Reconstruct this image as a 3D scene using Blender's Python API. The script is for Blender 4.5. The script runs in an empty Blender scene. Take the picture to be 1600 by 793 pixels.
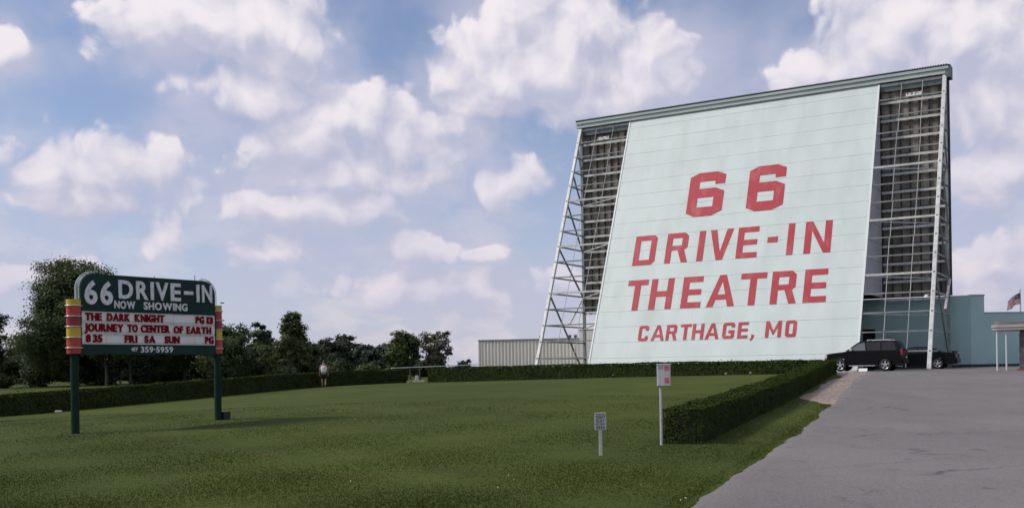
import bpy, bmesh, math, random
import numpy as np
from mathutils import Vector, Matrix
from mathutils.geometry import tessellate_polygon

random.seed(66)
RNG = np.random.default_rng(66)
SC = bpy.context.scene
COL = SC.collection
R = math.radians

# ------------------------------------------------------------------ camera
EYE = 1.65
cam_data = bpy.data.cameras.new("camera")
cam_data.sensor_width = 36.0
cam_data.lens = 36.0
cam_data.shift_y = 177.5 / 1600.0
cam_data.clip_start = 0.1
cam_data.clip_end = 9000.0
cam = bpy.data.objects.new("camera", cam_data)
COL.objects.link(cam)
cam.matrix_world = Matrix.Translation((0, 0, EYE)) @ Matrix.Rotation(R(90), 4, 'X') @ Matrix.Rotation(-0.015, 4, 'Z')
SC.camera = cam

# ------------------------------------------------------------------ sun, sky, exposure
SUN_AZ = (-1.0, -0.02)          # horizontal direction towards the sun
SUN_EL = R(43)
_h = math.hypot(*SUN_AZ)
SUN_DIR = Vector((SUN_AZ[0] / _h * math.cos(SUN_EL), SUN_AZ[1] / _h * math.cos(SUN_EL), math.sin(SUN_EL)))
sun_data = bpy.data.lights.new("sun", 'SUN')
sun_data.energy = 2.9
sun_data.angle = R(11)
sun_data.color = (1.0, 0.94, 0.86)
sun = bpy.data.objects.new("sun", sun_data)
COL.objects.link(sun)
sun.rotation_euler = (-SUN_DIR).to_track_quat('-Z', 'Y').to_euler()
sun.location = (-40, 20, 60)

SC.view_settings.view_transform = 'Standard'
SC.view_settings.look = 'None'
SC.view_settings.exposure = 0.0
SC.view_settings.gamma = 1.0
SC.view_settings.use_curve_mapping = False
SC.render.engine = 'CYCLES'
SC.cycles.use_denoising = True
SC.cycles.use_adaptive_sampling = True
SC.cycles.adaptive_threshold = .03
SC.cycles.max_bounces = 4
SC.cycles.diffuse_bounces = 2
SC.cycles.glossy_bounces = 2
SC.cycles.transparent_max_bounces = 8
SC.cycles.caustics_reflective = False
SC.cycles.caustics_refractive = False


def px_dir(x, y):
    """azimuth and elevation of a direction, for placing clouds in the sky dome"""
    xc, yc = (x - 800) / 1600.0, -(y - 574) / 1600.0
    r = -0.015
    X, Z = xc * math.cos(r) - yc * math.sin(r), xc * math.sin(r) + yc * math.cos(r)
    return math.atan2(X, 1.0), math.atan2(Z, math.hypot(X, 1.0))


CLOUDS = [  # direction given through the picture (x, y), angular half sizes (x, y), weight
    (300, 40, 125, 56, 1.0), (425, 45, 100, 62, 1.0), (400, 150, 105, 32, .9),
    (545, 172, 95, 48, .95), (480, 215, 80, 55, .95), (655, 222, 100, 50, .95), (560, 262, 150, 46, .85),
    (495, 326, 135, 32, .9), (160, 262, 190, 62, .75), (140, 318, 130, 30, .8),
    (890, 38, 110, 78, 1.1), (790, 105, 95, 66, 1.1), (880, 112, 150, 66, 1.1), (1012, 108, 82, 55, 1.05), (930, 155, 140, 40, .9),
    (1395, 52, 110, 62, 1.05), (1298, 98, 78, 45, 1.05), (1480, 75, 110, 80, 1.1), (1565, 95, 95, 95, 1.1), (1590, 190, 60, 46, .85),
    (1572, 268, 90, 44, 1.05), (1565, 415, 95, 42, .95), (805, 285, 100, 62, .5),
    (660, 391, 80, 26, .85), (757, 401, 40, 17, .8), (420, 402, 75, 30, .7), (252, 366, 65, 40, .7),
    (640, 446, 130, 30, .7), (745, 455, 70, 34, .65), (8, 75, 42, 32, .9), (90, 428, 120, 28, .7), (880, 440, 80, 30, .75),
]

world = bpy.data.worlds.new("World")
SC.world = world
world.use_nodes = True
world.cycles.sampling_method = 'NONE'


def build_sky():
    nt = world.node_tree
    nt.nodes.clear()
    N, L = nt.nodes, nt.links

    def put(n, vals):
        for i, v in enumerate(vals):
            if v is None: continue
            if hasattr(v, 'is_output'): L.new(v, n.inputs[i])
            else: n.inputs[i].default_value = v

    def vm(op, *a):
        n = N.new('ShaderNodeVectorMath'); n.operation = op; put(n, a)
        return n.outputs['Value'] if op == 'LENGTH' else n.outputs[0]

    def m(op, *a, clamp=False):
        n = N.new('ShaderNodeMath'); n.operation = op; n.use_clamp = clamp; put(n, a); return n.outputs[0]

    def noise(vec, scale, detail, rough=.55, color=False):
        n = N.new('ShaderNodeTexNoise'); n.noise_dimensions = '2D' if not color else '3D'
        n.inputs['Scale'].default_value = scale; n.inputs['Detail'].default_value = detail; n.inputs['Roughness'].default_value = rough
        L.new(vec, n.inputs['Vector']); return n.outputs['Color'] if color else n.outputs['Fac']

    def sstep(v, a, b):
        n = N.new('ShaderNodeMapRange'); n.interpolation_type = 'SMOOTHSTEP'
        L.new(v, n.inputs[0]); n.inputs[1].default_value = a; n.inputs[2].default_value = b; return n.outputs[0]

    def mix(f, a, b):
        n = N.new('ShaderNodeMix'); n.data_type = 'RGBA'
        for sock, v in ((n.inputs[0], f), (n.inputs[6], a), (n.inputs[7], b)):
            if hasattr(v, 'is_output'): L.new(v, sock)
            else: sock.default_value = v if not isinstance(v, tuple) else (*v, 1)
        return n.outputs[2]
    tc = N.new('ShaderNodeTexCoord')
    sep = N.new('ShaderNodeSeparateXYZ'); L.new(tc.outputs['Generated'], sep.inputs[0])
    az = m('ARCTAN2', sep.outputs[0], sep.outputs[1]); el = m('ARCSINE', sep.outputs[2])
    cmb = N.new('ShaderNodeCombineXYZ'); L.new(az, cmb.inputs[0]); L.new(el, cmb.inputs[1])
    P = cmb.outputs[0]
    Q = vm('ADD', P, vm('MULTIPLY', vm('SUBTRACT', noise(P, 11, 3, .6, color=True), (.5, .5, .5)), (.052, .038, 0)))
    # the same kind of clouds all round the rest of the sky
    gen = m('MULTIPLY', m('SUBTRACT', noise(Q, 3.2, 2), .50), 6.0)
    away = m('MULTIPLY', m('SUBTRACT', m('ABSOLUTE', az), .50), 8.0, clamp=True)
    high = m('MULTIPLY', m('SUBTRACT', el, .40), 8.0, clamp=True)
    gen = m('ADD', gen, m('MULTIPLY', m('SUBTRACT', m('MAXIMUM', away, high), 1.0), 6.0))

    def lobes(q):
        acc = None
        for (x, y, rx, ry, wt) in CLOUDS:
            a, e = px_dir(x, y); sx, sy = rx / 1600.0 * 1.16, ry / 1600.0 * 1.16
            v = m('SUBTRACT', wt, vm('LENGTH', vm('MULTIPLY_ADD', q, (1 / sx, 1 / sy, 0), (-a / sx, -e / sy, 0))))
            acc = v if acc is None else m('SMOOTH_MAX', acc, v, .3)
        return m('MINIMUM', m('MAXIMUM', m('MAXIMUM', acc, gen), -1.5), .9)

    def detail(q):
        vo = N.new('ShaderNodeTexVoronoi'); vo.voronoi_dimensions = '2D'; vo.feature = 'F1'
        vo.inputs['Scale'].default_value = 20; vo.inputs['Detail'].default_value = 1.4; vo.inputs['Roughness'].default_value = .6; vo.inputs['Lacunarity'].default_value = 2.3
        L.new(q, vo.inputs['Vector'])
        return m('ADD', m('MULTIPLY', m('SUBTRACT', .62, vo.outputs['Distance']), BIL), m('MULTIPLY', m('SUBTRACT', noise(q, 20, 6, .62), .5), FBM))
    BIL, FBM = 1.0, 1.1
    QL = vm('ADD', Q, (-.010, .022, 0))
    F0, F1 = lobes(Q), lobes(QL)
    N0, N1 = detail(Q), detail(QL)
    D0 = m('ADD', m('MULTIPLY_ADD', F0, 1.75, .13), N0)
    sky = N.new('ShaderNodeTexSky'); sky.sky_type = 'NISHITA'; sky.sun_disc = False
    sky.sun_elevation = SUN_EL; sky.sun_rotation = math.atan2(SUN_AZ[0], SUN_AZ[1])
    sky.air_density = 1.0; sky.dust_density = .3; sky.ozone_density = 2.0; sky.altitude = 300
    tint = N.new('ShaderNodeMix'); tint.data_type = 'RGBA'; tint.blend_type = 'MULTIPLY'; tint.inputs[0].default_value = 1
    L.new(sky.outputs[0], tint.inputs[6]); tint.inputs[7].default_value = (.98, 1.04, 1.14, 1)
    veil = m('MULTIPLY', m('MULTIPLY', sstep(F0, -1.5, .4), sstep(noise(P, 7, 4), .28, .66)), .8)
    air = mix(veil, tint.outputs[2], (5.6, 5.6, 7.0))
    lit = m('ADD', m('MULTIPLY', m('SUBTRACT', N0, N1), .62), m('MULTIPLY', m('SUBTRACT', F0, F1), .80))
    lit = sstep(lit, -.50, .72)
    mask = m('ADD', m('MULTIPLY', sstep(D0, -.35, .8), m('SUBTRACT', 1.0, lit)), m('MULTIPLY', sstep(D0, -.10, .34), lit))
    body = mix(lit, (4.9, 5.1, 6.6), (9.8, 9.1, 9.3))
    c = mix(m('MULTIPLY', mask, .95), air, body)
    hz = m('POWER', m('SUBTRACT', 1.0, m('MAXIMUM', m('MINIMUM', el, 1.0), 0.0)), 4.6)
    st = vm('MULTIPLY', Q, (1, 2.0, 1))
    bank = m('MULTIPLY', sstep(noise(st, 10, 5, .6), .46, .68), .75)
    hc = mix(bank, (5.2, 5.15, 6.6), (7.3, 6.5, 7.2))
    c = mix(m('MULTIPLY', hz, .92), c, hc)
    bg = N.new('ShaderNodeBackground'); L.new(c, bg.inputs[0]); bg.inputs[1].default_value = 0.1
    out = N.new('ShaderNodeOutputWorld'); L.new(bg.outputs[0], out.inputs[0])


build_sky()

# ------------------------------------------------------------------ materials
MATS = {}


def mat(name, c1, c2=None, scale=4.0, rough=.7, metal=0.0, bump=0.0, bscale=30.0, detail=5.0, lo=.35, hi=.65,
        stretch=(1, 1, 1), objvar=0.0, coat=0.0, spec=.5, trans=0.0, island=0.0, world=False):
    if name in MATS: return MATS[name]
    mt = bpy.data.materials.new(name); mt.use_nodes = True
    nt = mt.node_tree; N, L = nt.nodes, nt.links
    b = N['Principled BSDF']
    b.inputs['Roughness'].default_value = rough; b.inputs['Metallic'].default_value = metal
    b.inputs['Coat Weight'].default_value = coat; b.inputs['Specular IOR Level'].default_value = spec
    tc = N.new('ShaderNodeTexCoord'); mp = N.new('ShaderNodeMapping'); mp.inputs['Scale'].default_value = stretch
    pos = N.new('ShaderNodeNewGeometry') if world else None
    L.new(pos.outputs['Position'] if world else tc.outputs['Object'], mp.inputs['Vector'])
    col = None
    if c2 is not None:
        n = N.new('ShaderNodeTexNoise'); n.inputs['Scale'].default_value = scale; n.inputs['Detail'].default_value = detail
        L.new(mp.outputs[0], n.inputs['Vector'])
        mr = N.new('ShaderNodeMapRange'); mr.inputs[1].default_value = lo; mr.inputs[2].default_value = hi
        L.new(n.outputs['Fac'], mr.inputs[0])
        mx = N.new('ShaderNodeMix'); mx.data_type = 'RGBA'; L.new(mr.outputs[0], mx.inputs[0])
        mx.inputs[6].default_value = (*c1, 1); mx.inputs[7].default_value = (*c2, 1)
        col = mx.outputs[2]
    if objvar or island:
        hs = N.new('ShaderNodeHueSaturation')
        if col is None: hs.inputs['Color'].default_value = (*c1, 1)
        else: L.new(col, hs.inputs['Color'])
        mr = N.new('ShaderNodeMapRange'); mr.inputs[3].default_value = 1 - (objvar or island); mr.inputs[4].default_value = 1 + (objvar or island)
        if objvar:
            oi = N.new('ShaderNodeObjectInfo'); L.new(oi.outputs['Random'], mr.inputs[0])
        else:
            ge = N.new('ShaderNodeNewGeometry'); L.new(ge.outputs['Random Per Island'], mr.inputs[0])
        L.new(mr.outputs[0], hs.inputs['Value'])
        col = hs.outputs[0]
    if col is None: b.inputs['Base Color'].default_value = (*c1, 1)
    else: L.new(col, b.inputs['Base Color'])
    if bump:
        n = N.new('ShaderNodeTexNoise'); n.inputs['Scale'].default_value = bscale; n.inputs['Detail'].default_value = 4
        L.new(mp.outputs[0], n.inputs['Vector'])
        bp = N.new('ShaderNodeBump'); bp.inputs['Strength'].default_value = bump; bp.inputs['Distance'].default_value = .02
        L.new(n.outputs['Fac'], bp.inputs['Height']); L.new(bp.outputs[0], b.inputs['Normal'])
    if trans:
        out = N['Material Output']; tr = N.new('ShaderNodeBsdfTranslucent'); ms = N.new('ShaderNodeMixShader'); ms.inputs[0].default_value = trans
        if col is None: tr.inputs[0].default_value = (*c1, 1)
        else: L.new(col, tr.inputs[0])
        L.new(b.outputs[0], ms.inputs[1]); L.new(tr.outputs[0], ms.inputs[2]); L.new(ms.outputs[0], out.inputs[0])
    MATS[name] = mt
    return mt


# ------------------------------------------------------------------ mesh helpers
def link(name, me, m=None, parent=None):
    o = bpy.data.objects.new(name, me); COL.objects.link(o)
    if m is not None and me is not None and not me.materials: me.materials.append(m)
    if parent is not None: o.parent = parent
    return o


def tag(o, label=None, cat=None, group=None, kind=None):
    if label: o['label'] = label
    if cat: o['category'] = cat
    if group: o['group'] = group
    if kind: o['kind'] = kind
    return o


def thing(name, label, cat, loc=(0, 0, 0), rz=0.0, group=None):
    o = bpy.data.objects.new(name, None); COL.objects.link(o); o.empty_display_size = .3
    o.location = loc; o.rotation_euler = (0, 0, rz)
    return tag(o, label, cat, group)


class MB:
    def __init__(s): s.v, s.f, s.mi = [], [], []

    def add(s, vs, fs, mi=0):
        k = len(s.v); s.v += [tuple(v) for v in vs]; s.f += [tuple(k + i for i in f) for f in fs]; s.mi += [mi] * len(fs); return s

    def box(s, x0, x1, y0, y1, z0, z1, mi=0):
        return s.add([(x0, y0, z0), (x1, y0, z0), (x1, y1, z0), (x0, y1, z0), (x0, y0, z1), (x1, y0, z1), (x1, y1, z1), (x0, y1, z1)],
                     [(0, 3, 2, 1), (4, 5, 6, 7), (0, 1, 5, 4), (1, 2, 6, 5), (2, 3, 7, 6), (3, 0, 4, 7)], mi)

    def bar(s, p, q, w, h=None, up=(0, 0, 1), mi=0):
        p, q = Vector(p), Vector(q); d = (q - p).normalized(); u = Vector(up)
        if abs(d.dot(u)) > .95: u = Vector((0, 1, 0))
        a = d.cross(u).normalized() * w / 2; b = a.cross(d).normalized() * (h or w) / 2
        vs = [p - a - b, p + a - b, p + a + b, p - a + b, q - a - b, q + a - b, q + a + b, q - a + b]
        return s.add(vs, [(0, 1, 2, 3), (7, 6, 5, 4), (0, 4, 5, 1), (1, 5, 6, 2), (2, 6, 7, 3), (3, 7, 4, 0)], mi)

    def tube(s, pts, r, n=8, caps=True, mi=0):
        pts = [Vector(p) for p in pts]; rs = r if isinstance(r, (list, tuple)) else [r] * len(pts)
        k = len(s.v); ref = None
        for i, p in enumerate(pts):
            d = (pts[min(i + 1, len(pts) - 1)] - pts[max(i - 1, 0)]).normalized()
            if ref is None: ref = Vector((0, 0, 1)) if abs(d.z) < .9 else Vector((1, 0, 0))
            a = d.cross(ref).normalized(); b = a.cross(d).normalized(); ref = b if abs(b.dot(d)) < .9 else ref
            for j in range(n):
                t = 2 * math.pi * j / n
                s.v.append(tuple(p + (a * math.cos(t) + b * math.sin(t)) * rs[i]))
        for i in range(len(pts) - 1):
            for j in range(n):
                s.f.append((k + i * n + j, k + i * n + (j + 1) % n, k + (i + 1) * n + (j + 1) % n, k + (i + 1) * n + j)); s.mi.append(mi)
        if caps:
            s.f.append(tuple(k + j for j in range(n))[::-1]); s.mi.append(mi)
            e = k + (len(pts) - 1) * n
            s.f.append(tuple(e + j for j in range(n))); s.mi.append(mi)
        return s

    def lathe(s, prof, n=16, axis='z', c=(0, 0, 0), mi=0):
        k = len(s.v); c = Vector(c)
        for (r, h) in prof:
            for j in range(n):
                t = 2 * math.pi * j / n; a, b = r * math.cos(t), r * math.sin(t)
                s.v.append(tuple(c + Vector((a, b, h) if axis == 'z' else (a, h, b))))
        for i in range(len(prof) - 1):
            for j in range(n):
                s.f.append((k + i * n + j, k + i * n + (j + 1) % n, k + (i + 1) * n + (j + 1) % n, k + (i + 1) * n + j)); s.mi.append(mi)
        return s

    def prism(s, poly, holes=(), depth=.02, fn=None, back=True, mi=0):
        """poly in 2D (x, y); fn maps (x, y, d) to 3D; d=0 front, depth back"""
        fn = fn or (lambda x, y, d: (x, d, y))
        loops = [list(poly)] + [list(h) for h in holes]
        tris = tessellate_polygon([[Vector((x, y, 0)) for x, y in lp] for lp in loops])
        flat = [p for lp in loops for p in lp]; k = len(s.v); n = len(flat)
        s.v += [tuple(fn(x, y, 0)) for x, y in flat]
        s.v += [tuple(fn(x, y, depth)) for x, y in flat]
        for t in tris:
            s.f.append(tuple(k + i for i in t)); s.mi.append(mi)
            if back: s.f.append(tuple(k + n + i for i in t[::-1])); s.mi.append(mi)
        o = 0
        for lp in loops:
            m_ = len(lp)
            for i in range(m_):
                j = (i + 1) % m_
                s.f.append((k + o + i, k + o + j, k + n + o + j, k + n + o + i)); s.mi.append(mi)
            o += m_
        return s

    def mesh(s, name, smooth=False, mats=()):
        me = bpy.data.meshes.new(name); me.from_pydata(s.v, [], s.f)
        for m_ in mats: me.materials.append(m_)
        if any(s.mi): me.polygons.foreach_set('material_index', s.mi)
        bm = bmesh.new(); bm.from_mesh(me); bmesh.ops.recalc_face_normals(bm, faces=bm.faces); bm.to_mesh(me); bm.free()
        if smooth: me.polygons.foreach_set('use_smooth', [True] * len(me.polygons))
        me.update(); return me

    def build(s, name, m, parent=None, smooth=False, bevel=0.0, seg=2):
        mats = m if isinstance(m, (list, tuple)) else [m]
        o = link(name, s.mesh(name, smooth, mats), None, parent)
        if bevel:
            bv = o.modifiers.new('bevel', 'BEVEL'); bv.width = bevel; bv.segments = seg; bv.limit_method = 'ANGLE'; bv.angle_limit = R(35)
        if smooth and not bevel: autosmooth(o.data, 40)
        return o


def autosmooth(me, deg):
    me.polygons.foreach_set('use_smooth', [True] * len(me.polygons))
    try: me.set_sharp_from_angle(angle=R(deg))
    except Exception: pass


def np_mesh(name, verts, faces, m=None):
    """verts (N,3), faces (M,k) arrays"""
    me = bpy.data.meshes.new(name); k = faces.shape[1]
    me.vertices.add(len(verts)); me.vertices.foreach_set('co', np.ascontiguousarray(verts, dtype=np.float32).ravel())
    me.loops.add(faces.size); me.loops.foreach_set('vertex_index', np.ascontiguousarray(faces, dtype=np.int32).ravel())
    me.polygons.add(len(faces)); me.polygons.foreach_set('loop_start', np.arange(0, faces.size, k, dtype=np.int32))
    me.polygons.foreach_set('loop_total', np.full(len(faces), k, dtype=np.int32))
    if m: me.materials.append(m)
    me.update(); me.validate(); return me


def leaf_quads(P, size, rng, up=None, flat=.35):
    """one bent-diamond leaf per point; up = preferred normals (N,3)"""
    n = len(P); nrm = rng.normal(size=(n, 3))
    if up is not None: nrm = nrm * flat + up
    nrm /= np.linalg.norm(nrm, axis=1, keepdims=True) + 1e-9
    t = rng.normal(size=(n, 3)); t -= nrm * np.sum(t * nrm, axis=1, keepdims=True); t /= np.linalg.norm(t, axis=1, keepdims=True) + 1e-9
    b = np.cross(nrm, t); s = (size * rng.uniform(.65, 1.35, n))[:, None] if np.isscalar(size) else (size * rng.uniform(.65, 1.35, n))[:, None]
    V = np.empty((n, 4, 3)); V[:, 0] = P - t * s * .6; V[:, 1] = P + b * s * .34 + nrm * s * .08; V[:, 2] = P + t * s * .6; V[:, 3] = P - b * s * .34 + nrm * s * .08
    F = np.arange(n * 4).reshape(n, 4)
    return V.reshape(-1, 3), F


# ------------------------------------------------------------------ terrain
CTRL = np.array([(1.6, 18.85, 0), (2.96, 20.6, .05), (3.5, 20.8, .07), (-11.57, 27.1, .08), (-8.8, 30.5, .24), (-22.5, 45, -.15), (-15.8, 55, .31),
                 (-12.1, 65.5, .6), (-7.5, 75, .68), (-5.7, 71, .72), (8, 63, .98), (14.5, 58, 1.06), (17.4, 55, 1.08), (21, 60, 1.08), (25, 61, 1.12),
                 (28, 54, 1.1), (40, 60, 1.2), (2, 12, 0), (5, 19.2, .05), (11.6, 36.5, .43), (12, 8, 0), (0, 4, 0), (-12, 10, -.08), (-30, 30, -.2),
                 (20, 22, .12), (25, 40, .62), (-44, 100, .37), (-31, 100, .68), (-15, 110, .8), (-55, 85, .05), (-24, 80, .62), (40, 100, 1.2), (2, 95, .9), (-60, 60, -.4), (70, 50, 1.2), (50, 10, .1),
                 (30, 67, 1.2), (6, 78, .9), (-60, 140, .5), (60, 140, 1.0), (0, 140, .7), (-40, 5, -.1)], dtype=float)


def _tps(r2): return np.where(r2 > 1e-9, .5 * r2 * np.log(np.maximum(r2, 1e-9)), 0.0)


_n = len(CTRL)
_K = _tps(((CTRL[:, None, :2] - CTRL[None, :, :2]) ** 2).sum(2)) + 8.0 * np.eye(_n)
_Pm = np.c_[np.ones(_n), CTRL[:, :2]]
_A = np.block([[_K, _Pm], [_Pm.T, np.zeros((3, 3))]])
_w = np.linalg.solve(_A, np.r_[CTRL[:, 2], 0, 0, 0])


def gz(x, y):
    x = np.asarray(x, float); y = np.asarray(y, float); sh = np.broadcast(x, y).shape
    xx = np.clip(np.broadcast_to(x, sh).ravel(), -62, 72); yy = np.clip(np.broadcast_to(y, sh).ravel(), 2, 142)
    r2 = (xx[:, None] - CTRL[None, :, 0]) ** 2 + (yy[:, None] - CTRL[None, :, 1]) ** 2
    z = _tps(r2) @ _w[:_n] + _w[_n] + _w[_n + 1] * xx + _w[_n + 2] * yy
    z = z.reshape(sh)
    return float(z) if sh == () else z


def grid_mesh(name, xs, ys, zfun, m):
    X, Y = np.meshgrid(xs, ys); Z = zfun(X, Y)
    V = np.stack([X, Y, Z], -1).reshape(-1, 3); nx, ny = len(xs), len(ys)
    i = np.arange(nx * ny).reshape(ny, nx)
    F = np.stack([i[:-1, :-1], i[:-1, 1:], i[1:, 1:], i[1:, :-1]], -1).reshape(-1, 4)
    me = np_mesh(name, V, F, m); me.polygons.foreach_set('use_smooth', [True] * len(me.polygons)); return me


def ramp_mat(name, layers, rough=.9, bumps=(), spec=.3, cracks=None):
    """layers: list of (color, scale, lo, hi, detail, stretch) mixed over each other in world coordinates"""
    mt = bpy.data.materials.new(name); mt.use_nodes = True; nt = mt.node_tree; N, L = nt.nodes, nt.links
    b = N['Principled BSDF']; b.inputs['Roughness'].default_value = rough; b.inputs['Specular IOR Level'].default_value = spec
    tc = N.new('ShaderNodeTexCoord'); cur = None
    for i, (c, sc, lo, hi, det, st) in enumerate(layers):
        if cur is None: cur = (*c, 1); continue
        mp = N.new('ShaderNodeMapping'); mp.inputs['Scale'].default_value = st; mp.inputs['Location'].default_value = (i * 13.7, i * 7.3, 0)
        L.new(tc.outputs['Object'], mp.inputs[0])
        n = N.new('ShaderNodeTexNoise'); n.inputs['Scale'].default_value = sc; n.inputs['Detail'].default_value = det; L.new(mp.outputs[0], n.inputs['Vector'])
        mr = N.new('ShaderNodeMapRange'); mr.inputs[1].default_value = lo; mr.inputs[2].default_value = hi; L.new(n.outputs['Fac'], mr.inputs[0])
        mx = N.new('ShaderNodeMix'); mx.data_type = 'RGBA'; L.new(mr.outputs[0], mx.inputs[0])
        if isinstance(cur, tuple): mx.inputs[6].default_value = cur
        else: L.new(cur, mx.inputs[6])
        mx.inputs[7].default_value = (*c, 1); cur = mx.outputs[2]
    if cracks:
        wn = N.new('ShaderNodeTexNoise'); wn.inputs['Scale'].default_value = .9; wn.inputs['Detail'].default_value = 6; L.new(tc.outputs['Object'], wn.inputs['Vector'])
        ad = N.new('ShaderNodeVectorMath'); ad.operation = 'MULTIPLY_ADD'; L.new(wn.outputs['Color'], ad.inputs[0]); ad.inputs[1].default_value = (2.2, 2.2, 0); L.new(tc.outputs['Object'], ad.inputs[2])
        vo = N.new('ShaderNodeTexVoronoi'); vo.feature = 'DISTANCE_TO_EDGE'; vo.inputs['Scale'].default_value = cracks[0]; L.new(ad.outputs[0], vo.inputs['Vector'])
        lt = N.new('ShaderNodeMapRange'); lt.inputs[1].default_value = cracks[1]; lt.inputs[2].default_value = 0.0; L.new(vo.outputs['Distance'], lt.inputs[0])
        gn = N.new('ShaderNodeTexNoise'); gn.inputs['Scale'].default_value = .35; L.new(tc.outputs['Object'], gn.inputs['Vector'])
        gr = N.new('ShaderNodeMapRange'); gr.inputs[1].default_value = .48; gr.inputs[2].default_value = .58; L.new(gn.outputs['Fac'], gr.inputs[0])
        mu = N.new('ShaderNodeMath'); mu.operation = 'MULTIPLY'; L.new(lt.outputs[0], mu.inputs[0]); L.new(gr.outputs[0], mu.inputs[1])
        mx = N.new('ShaderNodeMix'); mx.data_type = 'RGBA'; L.new(mu.outputs[0], mx.inputs[0]); L.new(cur, mx.inputs[6]); mx.inputs[7].default_value = (*cracks[2], 1); cur = mx.outputs[2]
    L.new(cur, b.inputs['Base Color'])
    prev = None
    for (sc, stg, dist) in bumps:
        n = N.new('ShaderNodeTexNoise'); n.inputs['Scale'].default_value = sc; n.inputs['Detail'].default_value = 5; L.new(tc.outputs['Object'], n.inputs['Vector'])
        bp = N.new('ShaderNodeBump'); bp.inputs['Strength'].default_value = stg; bp.inputs['Distance'].default_value = dist
        L.new(n.outputs['Fac'], bp.inputs['Height'])
        if prev: L.new(prev, bp.inputs['Normal'])
        prev = bp.outputs[0]
    if prev: L.new(prev, b.inputs['Normal'])
    return mt


S1 = (1, 1, 1)
M_LAWN = ramp_mat('lawn', [((.054, .074, .016), 0, 0, 0, 0, S1), ((.073, .094, .019), .13, .40, .62, 4, S1), ((.044, .060, .014), .7, .50, .78, 5, S1),
                           ((.095, .088, .030), .4, .62, .80, 6, S1), ((.050, .068, .015), 9, .50, .80, 4, S1)],
                  rough=.95, bumps=((18, .25, .04), (3, .3, .1)), spec=.08)
M_ROAD = ramp_mat('asphalt', [((.172, .161, .156), 0, 0, 0, 0, S1), ((.205, .192, .185), .18, .38, .66, 5, S1), ((.148, .138, .135), .5, .50, .75, 6, (1, .4, 1)),
                              ((.065, .059, .062), .5, .675, .70, 5, (1, .4, 1)), ((.115, .106, .108), 2.2, .62, .74, 6, (1, .6, 1)), ((.26, .245, .24), 24, .55, .72, 4, S1), ((.085, .079, .08), 36, .55, .72, 4, S1)],
                  rough=.9, bumps=((60, .4, .015), (4, .15, .03)), spec=.2, cracks=(.16, .007, (.09, .083, .085)))
M_GRAVEL = ramp_mat('gravel', [((.32, .245, .20), 0, 0, 0, 0, S1), ((.40, .31, .265), .8, .4, .65, 5, S1), ((.15, .12, .10), 3, .55, .7, 5, S1), ((.38, .33, .30), 35, .55, .7, 3, S1),
                               ((.09, .075, .06), 40, .62, .75, 3, S1)], rough=.95, bumps=((45, .8, .03),), spec=.2)

xs = np.unique(np.r_[-3000, -1800, -1000, -600, -350, -200, -130, -95, np.arange(-72, 80, 1.0), 95, 130, 200, 350, 600, 1000, 1800, 3000])
ys = np.unique(np.r_[-300, -120, -50, -20, np.arange(-8, 145, 1.0), 160, 190, 250, 350, 600, 1000, 1800, 3500, 6000])
tag(link('ground', grid_mesh('ground', xs, ys, gz, M_LAWN)), kind='structure')


_EY = np.arange(-8, 72, .12)
_er = np.random.default_rng(4).normal(size=len(_EY))
_EJ = sum(np.convolve(_er[::1] if k < 1 else np.roll(_er, 37 * k), np.hanning(w), 'same') / math.sqrt(w) * a for k, (w, a) in enumerate(((60, .085), (17, .05), (5, .03))))


def road_left(y):
    y = np.asarray(y, float)
    return 1.86 + .3945 * (y - 11.8) + np.interp(y, _EY, _EJ)


def strip_mesh(name, ylist, x0f, x1f, nx, dz, m):
    T = np.linspace(0, 1, nx) ** 1.3; Y = np.repeat(np.asarray(ylist)[:, None], nx, 1)
    X = x0f(Y) + (x1f(Y) - x0f(Y)) * T[None, :]
    Z = gz(X, Y) + dz
    Z[:, 0] -= dz + .02
    V = np.stack([X, Y, Z], -1).reshape(-1, 3); ny = len(ylist); i = np.arange(nx * ny).reshape(ny, nx)
    F = np.stack([i[:-1, :-1], i[:-1, 1:], i[1:, 1:], i[1:, :-1]], -1).reshape(-1, 4)
    me = np_mesh(name, V, F, m); me.polygons.foreach_set('use_smooth', [True] * len(me.polygons)); return me


tag(link('road', strip_mesh('road', np.arange(-6, 69.5, .2), road_left, lambda y: 64 + 0 * y, 90, .035, M_ROAD)), kind='structure')


def grav_left(y):
    y = np.asarray(y, float)
    base = 4.25 + .3965 * (y - 20.7)
    return base + np.clip((36.5 - y) / 7, 0, 1) ** 1.2 * 2.3 + 1.6 * np.interp(y + 3.3, _EY, _EJ) + .15 * np.sin(y * .8) - np.clip((y - 54) / 2, 0, 1) * 3.0


tag(link('gravel_shoulder', strip_mesh('gravel_shoulder', np.arange(29.5, 63.5, .2), grav_left, lambda y: road_left(y) + .7 + .2 * np.sin(y * 2.3), 24, .022, M_GRAVEL)), kind='structure')

# ------------------------------------------------------------------ screen tower
TX, TY, TANG, TW = 5.87, 81.97, R(-31.1), 27.07
TB, TT, TH = 8.22, .11, 21.263
A1, A2 = 4.31, 22.89
ZB = .9                                   # base height of the tower


def legt(z): return TB + (TT - TB) * (z - 1.0) / (TH - 1.6)


def tp(a, t, z): return (a, -t, z - ZB)


def tworld(a, t):
    c, s = math.cos(TANG), math.sin(TANG)
    return TX + a * c + t * s, TY + a * s - t * c


def tground(a, t): return gz(*tworld(a, t))


KS = (TT - TB) / (TH - 1.6)               # dt/dz of the sloping front
SL = math.hypot(1, KS)                    # slope length per metre of height


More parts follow.
